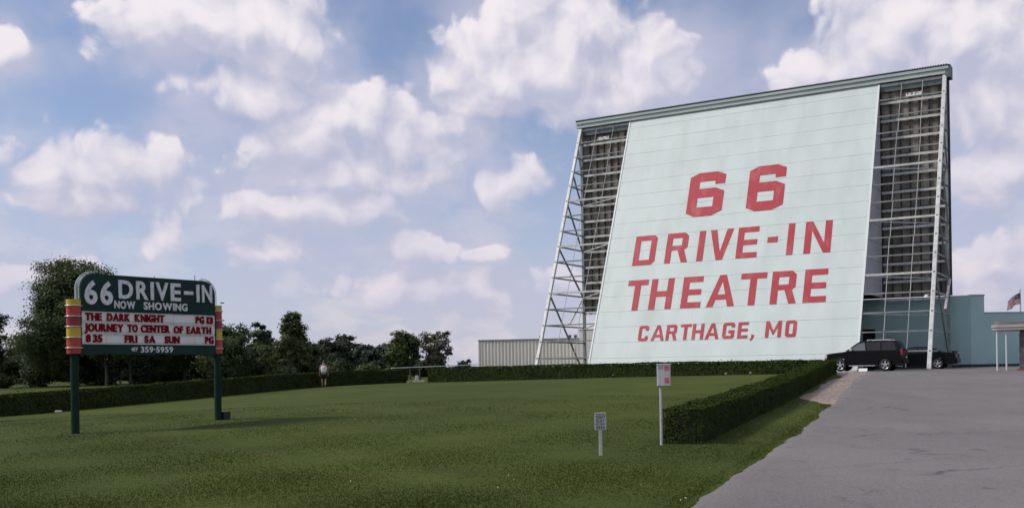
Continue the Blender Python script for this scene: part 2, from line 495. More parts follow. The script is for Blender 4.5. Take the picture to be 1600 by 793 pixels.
M_STEEL = mat('pale_green_steel', (.44, .47, .46), (.36, .38, .37), scale=2.5, rough=.5, bump=.1, objvar=.10)
M_STEEL_D = mat('dull_green_steel', (.27, .30, .29), (.2, .22, .21), scale=2.0, rough=.55, objvar=.12)
M_STEEL_W = mat('white_painted_steel', (.66, .68, .66), (.5, .5, .47), scale=3.0, rough=.45, objvar=.06)
M_RUST = mat('flaking_white_and_rust', (.6, .58, .55), (.25, .12, .08), scale=6.0, lo=.52, hi=.6, rough=.7)
M_MINT = mat('pale_mint_paint', (.605, .68, .65), (.52, .59, .56), scale=.8, rough=.6, detail=9, lo=.40, hi=.78, objvar=.010, stretch=(1, 1, .16), world=True, bump=.05, bscale=5)
M_MINT_BACK = mat('mint_joint', (.47, .52, .50), rough=.8)
M_TRIM = mat('white_trim', (.72, .75, .73), rough=.5)
M_FASCIA = mat('grey_green_fascia', (.47, .54, .51), (.38, .45, .43), scale=1.2, rough=.5, stretch=(.3, 1, 1))
M_FASCIA_D = mat('dark_green_fascia', (.10, .14, .135), (.07, .1, .1), scale=1.5, rough=.6)
M_RED = mat('worn_red_paint', (.42, .018, .036), (.47, .085, .095), scale=1.6, rough=.6, lo=.50, hi=.74, detail=9, stretch=(1, 1, .35), world=True)
M_BOARD = mat('weathered_brown_board', (.30, .262, .215), (.185, .16, .132), scale=3.0, rough=.9, stretch=(1, 1, .3), objvar=.35, bump=.2, world=True)
M_STUD = mat('dark_brown_stud', (.085, .07, .06), (.05, .042, .038), scale=5, rough=.9)
M_SCREEN = mat('dark_screen_back', (.05, .045, .042), rough=.9)
M_SIDE = mat('grey_side_panel', (.52, .53, .56), (.46, .47, .5), scale=1.0, rough=.6)

tower = thing('screen_tower', 'tall drive-in screen tower with sloping pale mint front and red lettering', 'screen tower', (TX, TY, ZB), TANG)

# sloping facade: backing, sheets in staggered courses, trims
ZTOP = 20.52
facade_mb = MB()
zb0, zb1 = .95, ZTOP


def slope_pt(a, z, out=0.0):
    # point on the front plane, pushed out along its normal
    n_t, n_z = 1 / SL, -KS / SL
    return tp(a, legt(z) + out * n_t, z + out * n_z)


facade_mb.add([slope_pt(A1, zb0), slope_pt(A2, zb0), slope_pt(A2, zb1), slope_pt(A1, zb1),
               slope_pt(A1, zb0, -.12), slope_pt(A2, zb0, -.12), slope_pt(A2, zb1, -.12), slope_pt(A1, zb1, -.12)],
              [(0, 1, 2, 3), (7, 6, 5, 4), (0, 4, 5, 1), (1, 5, 6, 2), (2, 6, 7, 3), (3, 7, 4, 0)])
facade = facade_mb.build('facade', M_MINT_BACK, tower)
facade['label'] = 'sloping pale mint front built of large sheets'

_panel_cache = {}


def sheet(w, h, th=.022):
    key = (round(w, 3), round(h, 3))
    if key not in _panel_cache:
        b = .002; mb = MB()
        # front face with a small bevel: local x width, y height, z out
        vs = [(0, 0, 0), (w, 0, 0), (w, h, 0), (0, h, 0), (0, 0, th - b), (w, 0, th - b), (w, h, th - b), (0, h, th - b),
              (b, b, th), (w - b, b, th), (w - b, h - b, th), (b, h - b, th)]
        fs = [(0, 3, 2, 1), (0, 1, 5, 4), (1, 2, 6, 5), (2, 3, 7, 6), (3, 0, 4, 7), (4, 5, 9, 8), (5, 6, 10, 9), (6, 7, 11, 10), (7, 4, 8, 11), (8, 9, 10, 11)]
        me = mb.add(vs, fs).mesh('panel', False, [M_MINT]); _panel_cache[key] = me
    return _panel_cache[key]


def slope_matrix(a, z, out):
    """local frame x = along the front, y = up the slope, z = out of it"""
    X = Vector((1, 0, 0)); Yv = Vector((0, -KS / SL, 1 / SL)); Zv = Vector((0, -1 / SL, -KS / SL))
    if Zv.y > 0: Zv = -Zv
    o = Vector(slope_pt(a, z, out)); M = Matrix.Identity(4)
    for i in range(3): M[i][0], M[i][1], M[i][2], M[i][3] = X[i], Yv[i], Zv[i], o[i]
    return M


Z0C, DZC = 3.315, 1.1125
zc = [zb0, 1.09, 2.2025] + [Z0C + DZC * j for j in range(16)] + [ZTOP]
zc = [z for z in zc if z <= ZTOP]
for j in range(len(zc) - 1):
    h = (zc[j + 1] - zc[j]) * SL
    if h < .1: continue
    cuts = [A1]; x = A1 + (1.1 if j % 2 else 2.44)
    while x < A2 - .3: cuts.append(x); x += 2.44
    cuts.append(A2)
    for i in range(len(cuts) - 1):
        w = cuts[i + 1] - cuts[i]
        o = link('panel', sheet(w - .0008, h - .012), None, facade)
        M = slope_matrix(cuts[i] + .0015, zc[j] + .006 / SL, .004 + random.uniform(0, .003))
        M = M @ Matrix.Rotation(random.gauss(0, .0012), 4, 'X') @ Matrix.Rotation(random.gauss(0, .0005), 4, 'Y')
        o.matrix_local = M
for a, w in ((A1 - .05, .1), (A2 - .05, .1)):
    mb = MB(); p, q = slope_pt(a + w / 2, zb0, .02), slope_pt(a + w / 2, ZTOP, .02)
    mb.bar(p, q, .11, .10, up=(0, -1, 0)).build('edge_trim', M_TRIM, facade)


# block lettering on the front -------------------------------------------------
def chamf(x0, y0, x1, y1, tl=0, tr=0, br=0, bl=0):
    p = []
    p += [(x0, y0 + bl), (x0 + bl, y0)] if bl else [(x0, y0)]
    p += [(x1 - br, y0), (x1, y0 + br)] if br else [(x1, y0)]
    p += [(x1, y1 - tr), (x1 - tr, y1)] if tr else [(x1, y1)]
    p += [(x0 + tl, y1), (x0, y1 - tl)] if tl else [(x0, y1)]
    return p


def glyph(ch, w, h, s):
    sh = s * .92; c = min(w * .16, .28)
    if ch == 'I': return [(chamf(0, 0, w, h), [])]
    if ch == '-': return [(chamf(0, 0, w, h), [])]
    if ch == ',': return [([(0, 0), (w * .45, 0), (w, h * .55), (w, h), (w * .3, h), (w * .3, h * .5)], [])]
    if ch == 'D': return [(chamf(0, 0, w, h, tr=c * .8, br=c), [chamf(s, sh, w - s, h - sh, 0, 0, 0, 0)])]
    if ch == 'O': return [(chamf(0, 0, w, h, c, c, c, c), [chamf(s, sh, w - s, h - sh, c * .4, c * .4, c * .4, c * .4)])]
    if ch == 'T': return [([(0, h - sh), (w / 2 - s / 2, h - sh), (w / 2 - s / 2, 0), (w / 2 + s / 2, 0), (w / 2 + s / 2, h - sh), (w, h - sh), (w, h), (0, h)], [])]
    if ch == 'H':
        m0, m1 = h * .5 - sh / 2, h * .5 + sh / 2
        return [([(0, 0), (s, 0), (s, m0), (w - s, m0), (w - s, 0), (w, 0), (w, h), (w - s, h), (w - s, m1), (s, m1), (s, h), (0, h)], [])]
    if ch == 'E':
        m0, m1 = h * .5 - sh / 2, h * .5 + sh / 2
        return [([(0, 0), (w, 0), (w, sh), (s, sh), (s, m0), (w * .96, m0), (w * .96, m1), (s, m1), (s, h - sh), (w, h - sh), (w, h), (0, h)], [])]
    if ch == 'N': return [([(0, 0), (s, 0), (s, h * .72), (w - s * 1.05, 0), (w, 0), (w, h), (w - s, h), (w - s, h * .30), (s * 1.05, h), (0, h)], [])]
    if ch == 'V': return [([(w / 2 - s * .52, 0), (w / 2 + s * .52, 0), (w, h), (w - s * 1.05, h), (w / 2, h * .24), (s * 1.05, h), (0, h)], [])]
    if ch == 'A':
        y0, y1 = h * .22, h * .22 + sh * .9
        def xl(y): return (w / 2 - s * .5) * y / h
        def il(y): return s * 1.04 + (w / 2 - s * 1.04) * y / (h * .86)
        return [([(0, 0), (s * 1.04, 0), (il(y0), y0), (w - il(y0), y0), (w - s * 1.04, 0), (w, 0), (w / 2 + s * .5, h), (w / 2 - s * .5, h)],
                 [[(il(y1), y1), (w - il(y1), y1), (w / 2, h * .80)]])]
    if ch == 'R':
        m = h * .42
        return [([(0, 0), (s, 0), (s, m), (w * .52, m), (w - s * 1.05, 0), (w, 0), (w * .80, m), (w * .93, m + c * .7), (w * .93, h - c), (w * .93 - c, h), (0, h)],
                 [[(s, m + sh * .9), (w * .93 - s, m + sh * .9), (w * .93 - s, h - sh), (s, h - sh)]])]
    if ch == 'C':
        return [([(0, c), (c, 0), (w - c, 0), (w, c), (w, h * .32), (w - s, h * .32), (w - s, sh), (s, sh), (s, h - sh), (w - s, h - sh), (w - s, h * .68), (w, h * .68), (w, h - c), (w - c, h), (c, h), (0, h - c)], [])]
    if ch == 'G':
        return [([(0, c), (c, 0), (w - c, 0), (w, c), (w, h * .52), (w * .5, h * .52), (w * .5, h * .52 - sh), (w - s, h * .52 - sh), (w - s, sh), (s, sh), (s, h - sh), (w - s, h - sh), (w - s, h * .70), (w, h * .70), (w, h - c), (w - c, h), (c, h), (0, h - c)], [])]
    if ch == 'M': return [([(0, 0), (s, 0), (s, h * .62), (w / 2, h * .12), (w - s, h * .62), (w - s, 0), (w, 0), (w, h), (w - s * .95, h), (w / 2, h * .40), (s * .95, h), (0, h)], [])]
    if ch == '6':
        k, q = w / 2.65, h / 3.3
        o = [(0, .3), (.65, 0), (1.9, 0), (2.65, .33), (2.65, 1.78), (2.0, 2.08), (.75, 2.08), (.75, 2.62), (1.92, 2.62), (1.92, 2.35), (2.65, 2.35), (2.65, 3.02), (2.0, 3.3), (.65, 3.3), (0, 3.02)]
        hl = [(.72, .68), (1.92, .68), (1.92, 1.4), (.72, 1.4)]
        return [([(x * k, y * q) for x, y in o], [[(x * k, y * q) for x, y in hl]])]


LETTERS = [('6', 10.07, 12.74, 12.22, 15.55, .7), ('6', 14.5, 17.1, 12.22, 15.55, .7)]
for ch, x0, x1 in (('D', 6.46, 8.16), ('R', 8.94, 10.68), ('I', 11.36, 11.81), ('V', 12.16, 13.85), ('E', 14.2, 15.66), ('I', 17.69, 18.12), ('N', 18.85, 20.6)):
    LETTERS.append((ch, x0, x1, 8.89, 11.1, .44))
LETTERS.append(('-', 16.32, 17.02, 9.86, 10.25, .4))
for ch, x0, x1 in (('T', 6.42, 7.99), ('H', 8.25, 9.95), ('E', 10.65, 12.1), ('A', 12.53, 14.51), ('T', 14.8, 16.57), ('R', 16.95, 18.68), ('E', 19.12, 20.6)):
    LETTERS.append((ch, x0, x1, 5.575, 7.785, .46))
for ch, x0, x1 in (('C', 7.83, 8.56), ('A', 8.79, 9.79), ('R', 9.9, 10.72), ('T', 10.92, 11.7), ('H', 11.8, 12.62), ('A', 12.74, 13.72), ('G', 13.95, 14.77), ('E', 15.0, 15.7), ('M', 16.88, 17.92), ('O', 18.19, 18.91)):
    LETTERS.append((ch, x0, x1, 3.36, 4.44, .225))
LETTERS.append((',', 15.88, 16.14, 3.2, 3.58, .2))
for ch, x0, x1, z0, z1, s in LETTERS:
    mb = MB()
    for outer, holes in glyph(ch, x1 - x0, (z1 - z0) * SL, s):
        mb.prism(outer, holes, depth=-.006, fn=lambda x, y, d: (x, y, .006 + d))
    o = mb.build('letter', M_RED, facade)
    o.matrix_local = slope_matrix(x0, z0, .046)

# header, fascia and roof sheet
z1 = TH
MB().box(-.35, TW + .25, -.30, .75, z1 - .10, z1 - .03).build('roof_deck', M_FASCIA_D, tower)
f1 = MB().box(-.35, TW + .25, -.34, -.22, z1 - .30, z1 - .12).build('fascia', M_FASCIA, tower)
MB().box(-.35, TW + .25, -.26, -.16, z1 - .56, z1 - .32).build('fascia', M_FASCIA, tower)
MB().box(-.33, TW + .23, -.30, -.12, z1 - .60, z1 - .57).build('gutter_lip', M_STEEL_W, tower)
mb = MB()
n = 170
for i in range(n):
    x = -.35 + (TW + .6) * i / n
    mb.box(x, x + (TW + .6) / n * .45, -.40, .8, z1 - .03, z1 + .012)
mb.box(-.37, TW + .27, -.37, .8, z1 - .06, z1 - .03)
mb.build('roof_sheet', M_FASCIA_D, tower)
for f in tower.children:
    if f.name.startswith(('roof', 'fascia', 'gutter')): f.location.z -= ZB
MB().box(A1 - .02, A2 + .02, -.16, .1, ZTOP - ZB - .03, z1 - .6 - ZB).build('header', M_FASCIA, tower)
MB().box(.05, A1 - .05, -.06, .12, 20.05 - ZB, z1 - .62 - ZB).build('header_beam', M_FASCIA_D, tower)
MB().box(A2 + .05, TW, -.06, .12, 20.05 - ZB, z1 - .62 - ZB).build('header_beam', M_FASCIA_D, tower)
MB().box(TW + .05, TW + .36, -.30, .70, 20.4 - ZB, z1 - .04 - ZB).build('fascia_end', M_FASCIA_D, tower)

# screen at the back, with boards, studs and rear girts seen in the two open bays
ZS = 6.03
MB().box(-.05, TW + .20, .22, .36, ZS - ZB, 20.9 - ZB).build('screen', M_SCREEN, tower)
LV = [2.3 + 1.22 * k for k in range(16)]
cell = .61
board_me = MB().box(.045, cell - .045, 0, .03, .06, 1.12).mesh('board', False, [M_BOARD])
strip_me = MB().box(.045, cell - .045, 0, .028, -.07, .035).mesh('ledger_strip', False, [M_BOARD])
for a0, ncell in ((.05, 8), (A2 + .05, 7)):
    for i in range(ncell):
        a = a0 + i * cell
        for k in range(3, 15):
            o = link('board', board_me, None, tower); o.location = tp(a, -.16 + random.uniform(-.012, .012), LV[k] + .02)
            if k > 3:
                o = link('ledger_strip', strip_me, None, tower); o.location = tp(a, -.15, LV[k])
        MB().box(a - .035, a + .035, .02, .14, ZS - ZB + .02, 20.3 - ZB).build('stud', M_STUD, tower)
    a = a0 + ncell * cell
    MB().box(a - .035, a + .035, .02, .14, ZS - ZB + .02, 20.3 - ZB).build('stud', M_STUD, tower)

bays = ((0.0, A1), (A2, TW))
for bi, (b0, b1) in enumerate(bays):
    for k, z in enumerate(LV):
        # rear girt
        if z > ZS - .4:
            mb = MB().bar(tp(b0 + .05, .02, z - .1), tp(b1 + (1.0 if bi == 0 else -.05), .02, z - .1), .09, .17, up=(0, 0, 1))
            mb.build('rear_girt', M_STEEL_W, tower)
        # front girt across the open bay, at the sloping plane
        if k < 15:
            big = k in (4, 7, 10)
            w = .13 if big else .085
            mb = MB().bar(tp(b0, legt(z) - .02, z), tp(b1, legt(z) - .02, z), w, w)
            mb.build('front_girt', M_STEEL_W if big else M_STEEL_D, tower)
    # sag rods
    for fr_ in (.34, .68):
        a = b0 + (b1 - b0) * fr_
        for k in range(0, 15, 2):
            za, zb_ = LV[k] - (1.0 if k == 0 else 0), LV[min(k + 2, 15)]
            da = random.uniform(-.05, .05)
            MB().tube([tp(a + da, legt(za) - .02, za), tp(a + da, legt(zb_) - .02, zb_)], .022, 6).build('sag_rod', M_STEEL, tower)

for a, side in ((0.0, -1), (TW, 1)):
    gf, gr = tground(a, TB + .1), tground(a, 0)
    zt = 20.7
    MB().bar(tp(a, legt(gf) + .0, gf - .05), tp(a, legt(zt), zt), .24, .20, up=(0, -1, 0)).build('front_leg', M_STEEL_W, tower, bevel=.02)
    MB().bar(tp(a, .05, gr - .05), tp(a, .05, zt), .20, .20).build('rear_post', M_STEEL_D, tower)
    MB().box(a - .25, a + .25, -legt(gf) - .3, -legt(gf) + .25, gf - ZB - .1, gf - ZB + .09).build('footing', mat('concrete', (.35, .34, .32), (.28, .27, .26), rough=.9), tower)
    for k, z in enumerate(LV):
        MB().bar(tp(a, legt(z) + .12, z), tp(a, -.05, z), .10, .10).build('tie', M_STEEL_D, tower)
    zg = gr + .1
    seq = [(LV[14], LV[12]), (LV[12], LV[10]), (LV[10], LV[7]), (LV[7], LV[4]), (LV[4], zg)]
    for zf, zr in seq:
        MB().bar(tp(a + .06 * side, legt(zf), zf), tp(a + .06 * side, .1, zr), .10, .10).build('diagonal_brace', M_STEEL_D, tower)
    o = MB().bar(tp(a + .12 * side, .1, LV[4] - .1), tp(a + .12 * side, 2.4, LV[2] + .25), .15, .12).build('loose_brace', M_RUST if side > 0 else M_STEEL_W, tower)
    if side > 0: o['label'] = 'white brace with rust patches hanging from the rear post'
    ae = A1 if a == 0 else A2
    for k in (4, 7, 10, 2):
        z = LV[k]
        MB().bar(tp(a, .1, z - .08), tp(ae, legt(z) - .15, z - .03), .07, .09).build('plan_brace', M_STEEL, tower)

# closing panels beside the facade, above the open ground floor
for a, sd in ((A1 + .03, 0), (A2 - .03, 1)):
    lv = [6.05] + [z for z in LV if z > 6.3] + [20.4]
    for k in range(len(lv) - 1):
        za, zb_ = lv[k] + .012, lv[k + 1] - .012
        poly = [(-legt(za) + .16, za - ZB), (-.2, za - ZB), (-.2, zb_ - ZB), (min(-legt(zb_) + .16, -.21), zb_ - ZB)]
        MB().prism(poly, depth=.05, fn=lambda x, y, d, a=a: (a + d, x, y)).build('side_panel', M_SIDE, tower)
# a lamp on the right leg
zz = 5.55
lb = MB().lathe([(.02, .2), (.10, .16), (.16, .02), (.15, 0), (.12, .0)], 12, c=tp(TW - .35, legt(zz) + .1, zz)).build('yard_lamp', M_STEEL_W, tower, smooth=True)
MB().bar(tp(TW, legt(zz + .2), zz + .2), tp(TW - .35, legt(zz) + .1, zz + .2), .04).build('lamp_arm', M_STEEL_W, tower)
for a in (2.2, 25.2):   # white numbered plates high in the bays
    MB().box(a - .5, a + .5, -legt(19.4) - .06, -legt(19.4) - .03, 19.38 - ZB, 19.62 - ZB).build('name_plate', mat('peeling_white_plate', (.7, .7, .68), (.1, .1, .1), scale=7, lo=.55, hi=.6, rough=.6), tower)

# ------------------------------------------------------------------ teal wall under and beside the screen
M_TEAL = mat('teal_masonry_paint', (.40, .575, .55), (.36, .52, .50), scale=.8, rough=.75, detail=7, bump=.15, bscale=18)
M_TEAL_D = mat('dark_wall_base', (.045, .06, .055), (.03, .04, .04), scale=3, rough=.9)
wx, wy = tworld(28.35, -.55)
wall = thing('teal_wall', 'long teal painted wall running right from under the screen', 'wall', (wx, wy, 1.1), 0)


def wl(P): return (P[0] - wx, P[1] - wy, P[2] - 1.1)


def wall_piece(a_pts, z0, z1, th, name, m):
    (xa, ya), (xb, yb) = a_pts; d = Vector((xb - xa, yb - ya, 0)).normalized(); nrm = Vector((-d.y, d.x, 0)) * th
    vs = [(xa, ya, z0), (xb, yb, z0), (xb + nrm.x, yb + nrm.y, z0), (xa + nrm.x, ya + nrm.y, z0), (xa, ya, z1), (xb, yb, z1), (xb + nrm.x, yb + nrm.y, z1), (xa + nrm.x, ya + nrm.y, z1)]
    return MB().add([wl(v) for v in vs], [(0, 3, 2, 1), (4, 5, 6, 7), (0, 1, 5, 4), (1, 2, 6, 5), (2, 3, 7, 6), (3, 0, 4, 7)]).build(name, m, wall)


pA, pD0, pD1, pB = tworld(12, -.55), tworld(21.35, -.55), tworld(22.25, -.55), tworld(28.35, -.55)
wall_piece((pA, pD0), .8, 6.0, .3, 'wall_section', M_TEAL)
wall_piece((pD1, pB), .8, 6.0, .3, 'wall_section', M_TEAL)
wall_piece((pD0, pD1), 3.95, 6.0, .3, 'door_header', M_TEAL)
wall_piece((tworld(21.3, -.9), tworld(22.3, -.9)), .8, 4.0, .1, 'doorway', mat('dark_doorway', (.01, .011, .012), rough=.8))
pC = (pB[0] + .95, pB[1] + .12); pE = (pC[0] + 40, pC[1] + 40 * math.tan(R(6)))
wall_piece((pB, pC), .8, 5.95, .3, 'wall_section', M_TEAL)
wall_piece((pC, pE), .8, 4.80, .3, 'wall_section', M_TEAL)
wall_piece(((pB[0], pB[1] - .04), (pC[0] + .03, pC[1] - .04)), 5.95, 6.03, .4, 'coping', mat('teal_coping', (.22, .32, .32), rough=.6))
wall_piece(((pC[0] + .0, pC[1] - .04), (pE[0], pE[1] - .04)), 4.80, 4.86, .4, 'coping', MATS['teal_coping'])
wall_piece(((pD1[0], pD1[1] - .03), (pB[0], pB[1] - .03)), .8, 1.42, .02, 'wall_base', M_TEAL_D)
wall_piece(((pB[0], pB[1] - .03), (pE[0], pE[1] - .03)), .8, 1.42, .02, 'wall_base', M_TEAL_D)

# ------------------------------------------------------------------ white corrugated building far left of the tower
M_CORR = mat('white_corrugated_metal', (.82, .78, .71), (.74, .70, .63), scale=1.5, rough=.45, stretch=(1, 1, .2), objvar=.03)
shed = thing('metal_building', 'low white corrugated metal building behind the left frame of the screen', 'building', (-3.35, 105.5, .7), R(-14))
for i in range(11):
    mb = MB(); w = 1.08; pitch = .36; prof = []
    for k in range(3):
        x = k * pitch; prof += [(x, 0), (x + .12, 0), (x + .17, -.07), (x + .29, -.07), (x + .34, 0)]
    prof.append((w, 0))
    for (xa, ya), (xb, yb) in zip(prof[:-1], prof[1:]):
        mb.add([(xa, ya, 0), (xb, yb, 0), (xb, yb, 3.75), (xa, ya, 3.75)], [(0, 1, 2, 3)])
    o = mb.build('wall_panel', M_CORR, shed); o.location.x = i * 1.08
MB().box(-.02, 11.9, .01, 9, 0, 3.7).build('building_core', M_CORR, shed)
MB().box(-.1, 11.95, -.13, 9.1, 3.76, 3.86).build('roof_edge', mat('grey_roof_edge', (.32, .31, .31), rough=.6), shed)
MB().box(-.06, .06, -.1, .05, 0, 3.76).build('corner_trim', M_TRIM, shed)
for x in (6.3, 9.3, 9.9, 10.6):
    MB().lathe([(.14, 0), (.14, .18), (.2, .2), (.2, .3), (0, .36)], 10, c=(x, 1.0, 3.86)).build('roof_vent', mat('roof_vent', (.12, .12, .13), rough=.6), shed, smooth=True)
annex = thing('white_annex', 'plain white block wall between the corrugated building and the screen', 'building', (6.45, 97.5, .8), R(-31))
MB().box(0, 9, 0, 6, 0, 4.35).build('wall', mat('white_block_wall', (.66, .65, .63), (.6, .59, .58), scale=1, rough=.8), annex)
MB().box(-.06, 9.06, -.06, 6.06, 4.35, 4.45).build('parapet_cap', M_TRIM, annex)

# ------------------------------------------------------------------ marquee sign
FONT_CACHE = {}


def font_glyphs(chars, bold, depth):
    obs = []
    for ch in chars:
        cu = bpy.data.curves.new('txt', 'FONT'); cu.body = ch; cu.size = 1; cu.offset = bold; cu.extrude = depth; cu.resolution_u = 4
        ob = bpy.data.objects.new('txt', cu); COL.objects.link(ob); obs.append((ch, ob))
    dg = bpy.context.evaluated_depsgraph_get(); dg.update()
    for ch, ob in obs:
        me = bpy.data.meshes.new_from_object(ob.evaluated_get(dg))
        n = len(me.vertices); co = np.zeros(n * 3, np.float32); me.vertices.foreach_get('co', co); co = co.reshape(-1, 3)
        FONT_CACHE[(ch, bold)] = (me, co[:, 0].min(), co[:, 0].max(), co[:, 1].min(), co[:, 1].max())
        cu = ob.data; bpy.data.objects.remove(ob); bpy.data.curves.remove(cu)


font_glyphs(sorted(set('THEDARKNIGHTPG13JOURNEYTOCENTEROFEARTH835FRISASUNPG')), .038, .02)
font_glyphs(sorted(set('66DRIVE-INNOWSHOWING')), .030, .02)
font_glyphs(sorted(set('417359-5959·')), .026, .02)


def put_text(text, x0, x1, z0, z1, bold, m, parent, y, depth_scale=1.0, spacing=.10, name='letter'):
    info = [None if c == ' ' else FONT_CACHE[(c, bold)] for c in text]
    H = max(i[4] for i in info if i) if any(i and i[4] > .3 for i in info) else .7
    cap = .7
    for c, i in zip(text, info):
        if i and c not in '-·': cap = max(i[4], .5); break
    wid = [.32 if i is None else i[2] - i[1] for i in info]
    tot = sum(wid) + spacing * (len(text) - 1); sx = (x1 - x0) / tot; sz = (z1 - z0) / cap
    x = x0
    for c, i, w in zip(text, info, wid):
        if i is not None:
            me = i[0]; key = (c, bold, m.name)
            if key not in FONT_CACHE:
                mm = me.copy(); mm.materials.clear(); mm.materials.append(m); FONT_CACHE[key] = mm
            o = link(name, FONT_CACHE[key], None, parent)
            # text mesh: x right, y up, z out
            M = Matrix(((sx, 0, 0, x - i[1] * sx), (0, 0, -depth_scale, y), (0, sz, 0, z0), (0, 0, 0, 1)))
            o.matrix_local = M
        x += (w + spacing) * sx


PMX, PMY = -11.57, 27.08
zl = gz(PMX, PMY)
mq = thing('marquee_sign', 'green drive-in marquee sign on two posts with film titles in red letters', 'sign', (PMX, PMY, zl), R(51.1))
M_GREEN = mat('dark_green_sign_paint', (.012, .042, .033), (.009, .032, .026), scale=1.5, rough=.6, spec=.2)
M_GREENP = mat('green_post_paint', (.012, .034, .023), (.009, .026, .018), scale=2.5, rough=.75, spec=.12)
M_LETW = mat('worn_white_letter', (.74, .74, .75), (.50, .50, .51), scale=9, rough=.5, lo=.45, hi=.7)
M_READ = mat('white_reader_panel', (.84, .81, .78), (.76, .73, .70), scale=2.0, rough=.5, objvar=.03)
M_LETR = mat('red_reader_letter', (.26, .006, .014), (.20, .005, .011), scale=5, rough=.7, spec=.1)
M_TUBE = mat('neon_tube_glass', (.55, .56, .57), rough=.25)


def Z(z): return z - zl


XB0, XB1, BH = .14, 4.31, .12
top, bot, rd0, rd1 = 4.33, 2.17, 2.445, 3.325
rad = .40
outl = [(XB0, rd1), (XB1, rd1)]
for i in range(9):
    t = math.pi / 2 * i / 8; outl.append((XB1 - rad + rad * math.cos(t), top - rad + rad * math.sin(t)))
for i in range(9):
    t = math.pi / 2 * (1 + i / 8); outl.append((XB0 + rad + rad * math.cos(t), top - rad + rad * math.sin(t)))
MB().prism([(x, Z(z)) for x, z in outl], depth=2 * BH, fn=lambda x, y, d: (x, -BH + d, y)).build('header_board', M_GREEN, mq, bevel=.012)
MB().box(XB0, XB1, -BH, BH, Z(bot), Z(rd0)).build('footer_board', M_GREEN, mq, bevel=.01)
reader = MB().box(XB0 + .01, XB1 - .01, -BH + .03, BH - .03, Z(rd0) + .002, Z(rd1) - .002).build('reader_board', mat('reader_back', (.3, .29, .28), rough=.7), mq)
npan = 6; pw = (XB1 - XB0 - .04) / npan; rowh = (rd1 - rd0) / 3
pm = MB().box(.003, pw - .003, -.012, .012, .003, rowh - .003).mesh('reader_panel', False, [M_READ])
for i in range(npan):
    for j in range(3):
        o = link('reader_panel', pm, None, reader); o.location = (XB0 + .02 + i * pw, -BH + .018, Z(rd0 + j * rowh))
for j in range(3):
    for dz in (.045, .27):
        MB().box(XB0 + .02, XB1 - .02, -BH - .006, -BH + .008, Z(rd0 + j * rowh + dz) - .006, Z(rd0 + j * rowh + dz) + .006).build('letter_track', mat('letter_track', (.42, .40, .39), rough=.4), reader)
for x in (XB0, XB1):
    MB().box(x - .012, x + .012, -BH - .015, BH + .015, Z(rd0), Z(rd1)).build('reader_frame', M_GREEN, mq)
yF = -BH - .012
hb = mq
for i, (x0, x1) in enumerate(((.235, .595), (.68, 1.04))):
    put_text('6', x0, x1, Z(3.535), Z(4.15), .030, M_LETW, hb, yF)
for ch, x0, x1 in (('D', 1.21, 1.64), ('R', 1.74, 2.11), ('I', 2.18, 2.28), ('V', 2.34, 2.74), ('E', 2.81, 3.14), ('I', 3.66, 3.76), ('N', 3.85, 4.19)):
    put_text(ch, x0, x1, Z(3.715), Z(4.205), .030, M_LETW, hb, yF)
MB().box(3.25, 3.55, yF - .02, yF + .02, Z(3.90), Z(4.0)).build('letter', M_LETW, hb)
put_text('NOW', 1.08, 1.70, Z(3.43), Z(3.635), .030, M_LETW, hb, yF)
put_text('SHOWING', 1.96, 3.35, Z(3.43), Z(3.635), .030, M_LETW, hb, yF)
yR = -BH - .016
for txt, x0, x1, z0, z1 in (('THE', .25, .71, 3.09, 3.285), ('DARK', .87, 1.54, 3.09, 3.285), ('KNIGHT', 1.69, 2.6, 3.09, 3.285), ('PG', 3.63, 3.91, 3.085, 3.28), ('13', 4.0, 4.21, 3.085, 3.28),
                            ('JOURNEY', .23, 1.34, 2.80, 2.995), ('TO', 1.47, 1.77, 2.80, 2.995), ('CENTER', 1.87, 2.77, 2.80, 2.995), ('OF', 2.9, 3.2, 2.79, 2.985), ('EARTH', 3.32, 4.14, 2.785, 2.98),
                            ('8', .26, .39, 2.51, 2.705), ('35', .46, .72, 2.51, 2.705), ('FRI', 1.38, 1.75, 2.505, 2.70), ('SA', 1.98, 2.31, 2.505, 2.70), ('SUN', 2.61, 3.08, 2.5, 2.695), ('PG', 3.94, 4.22, 2.5, 2.695)):
    put_text(txt, x0, x1, Z(z0), Z(z1), .038, M_LETR, reader, yR, spacing=.09)
M_FLAT = mat('white_sign_lettering', (.66, .67, .67), rough=.5)
put_text('417', 1.57, 1.77, Z(2.265), Z(2.37), .026, M_FLAT, mq, yF + .004, .4)
put_text('359·5959', 1.86, 2.87, Z(2.235), Z(2.395), .026, M_FLAT, mq, yF + .004, .4)
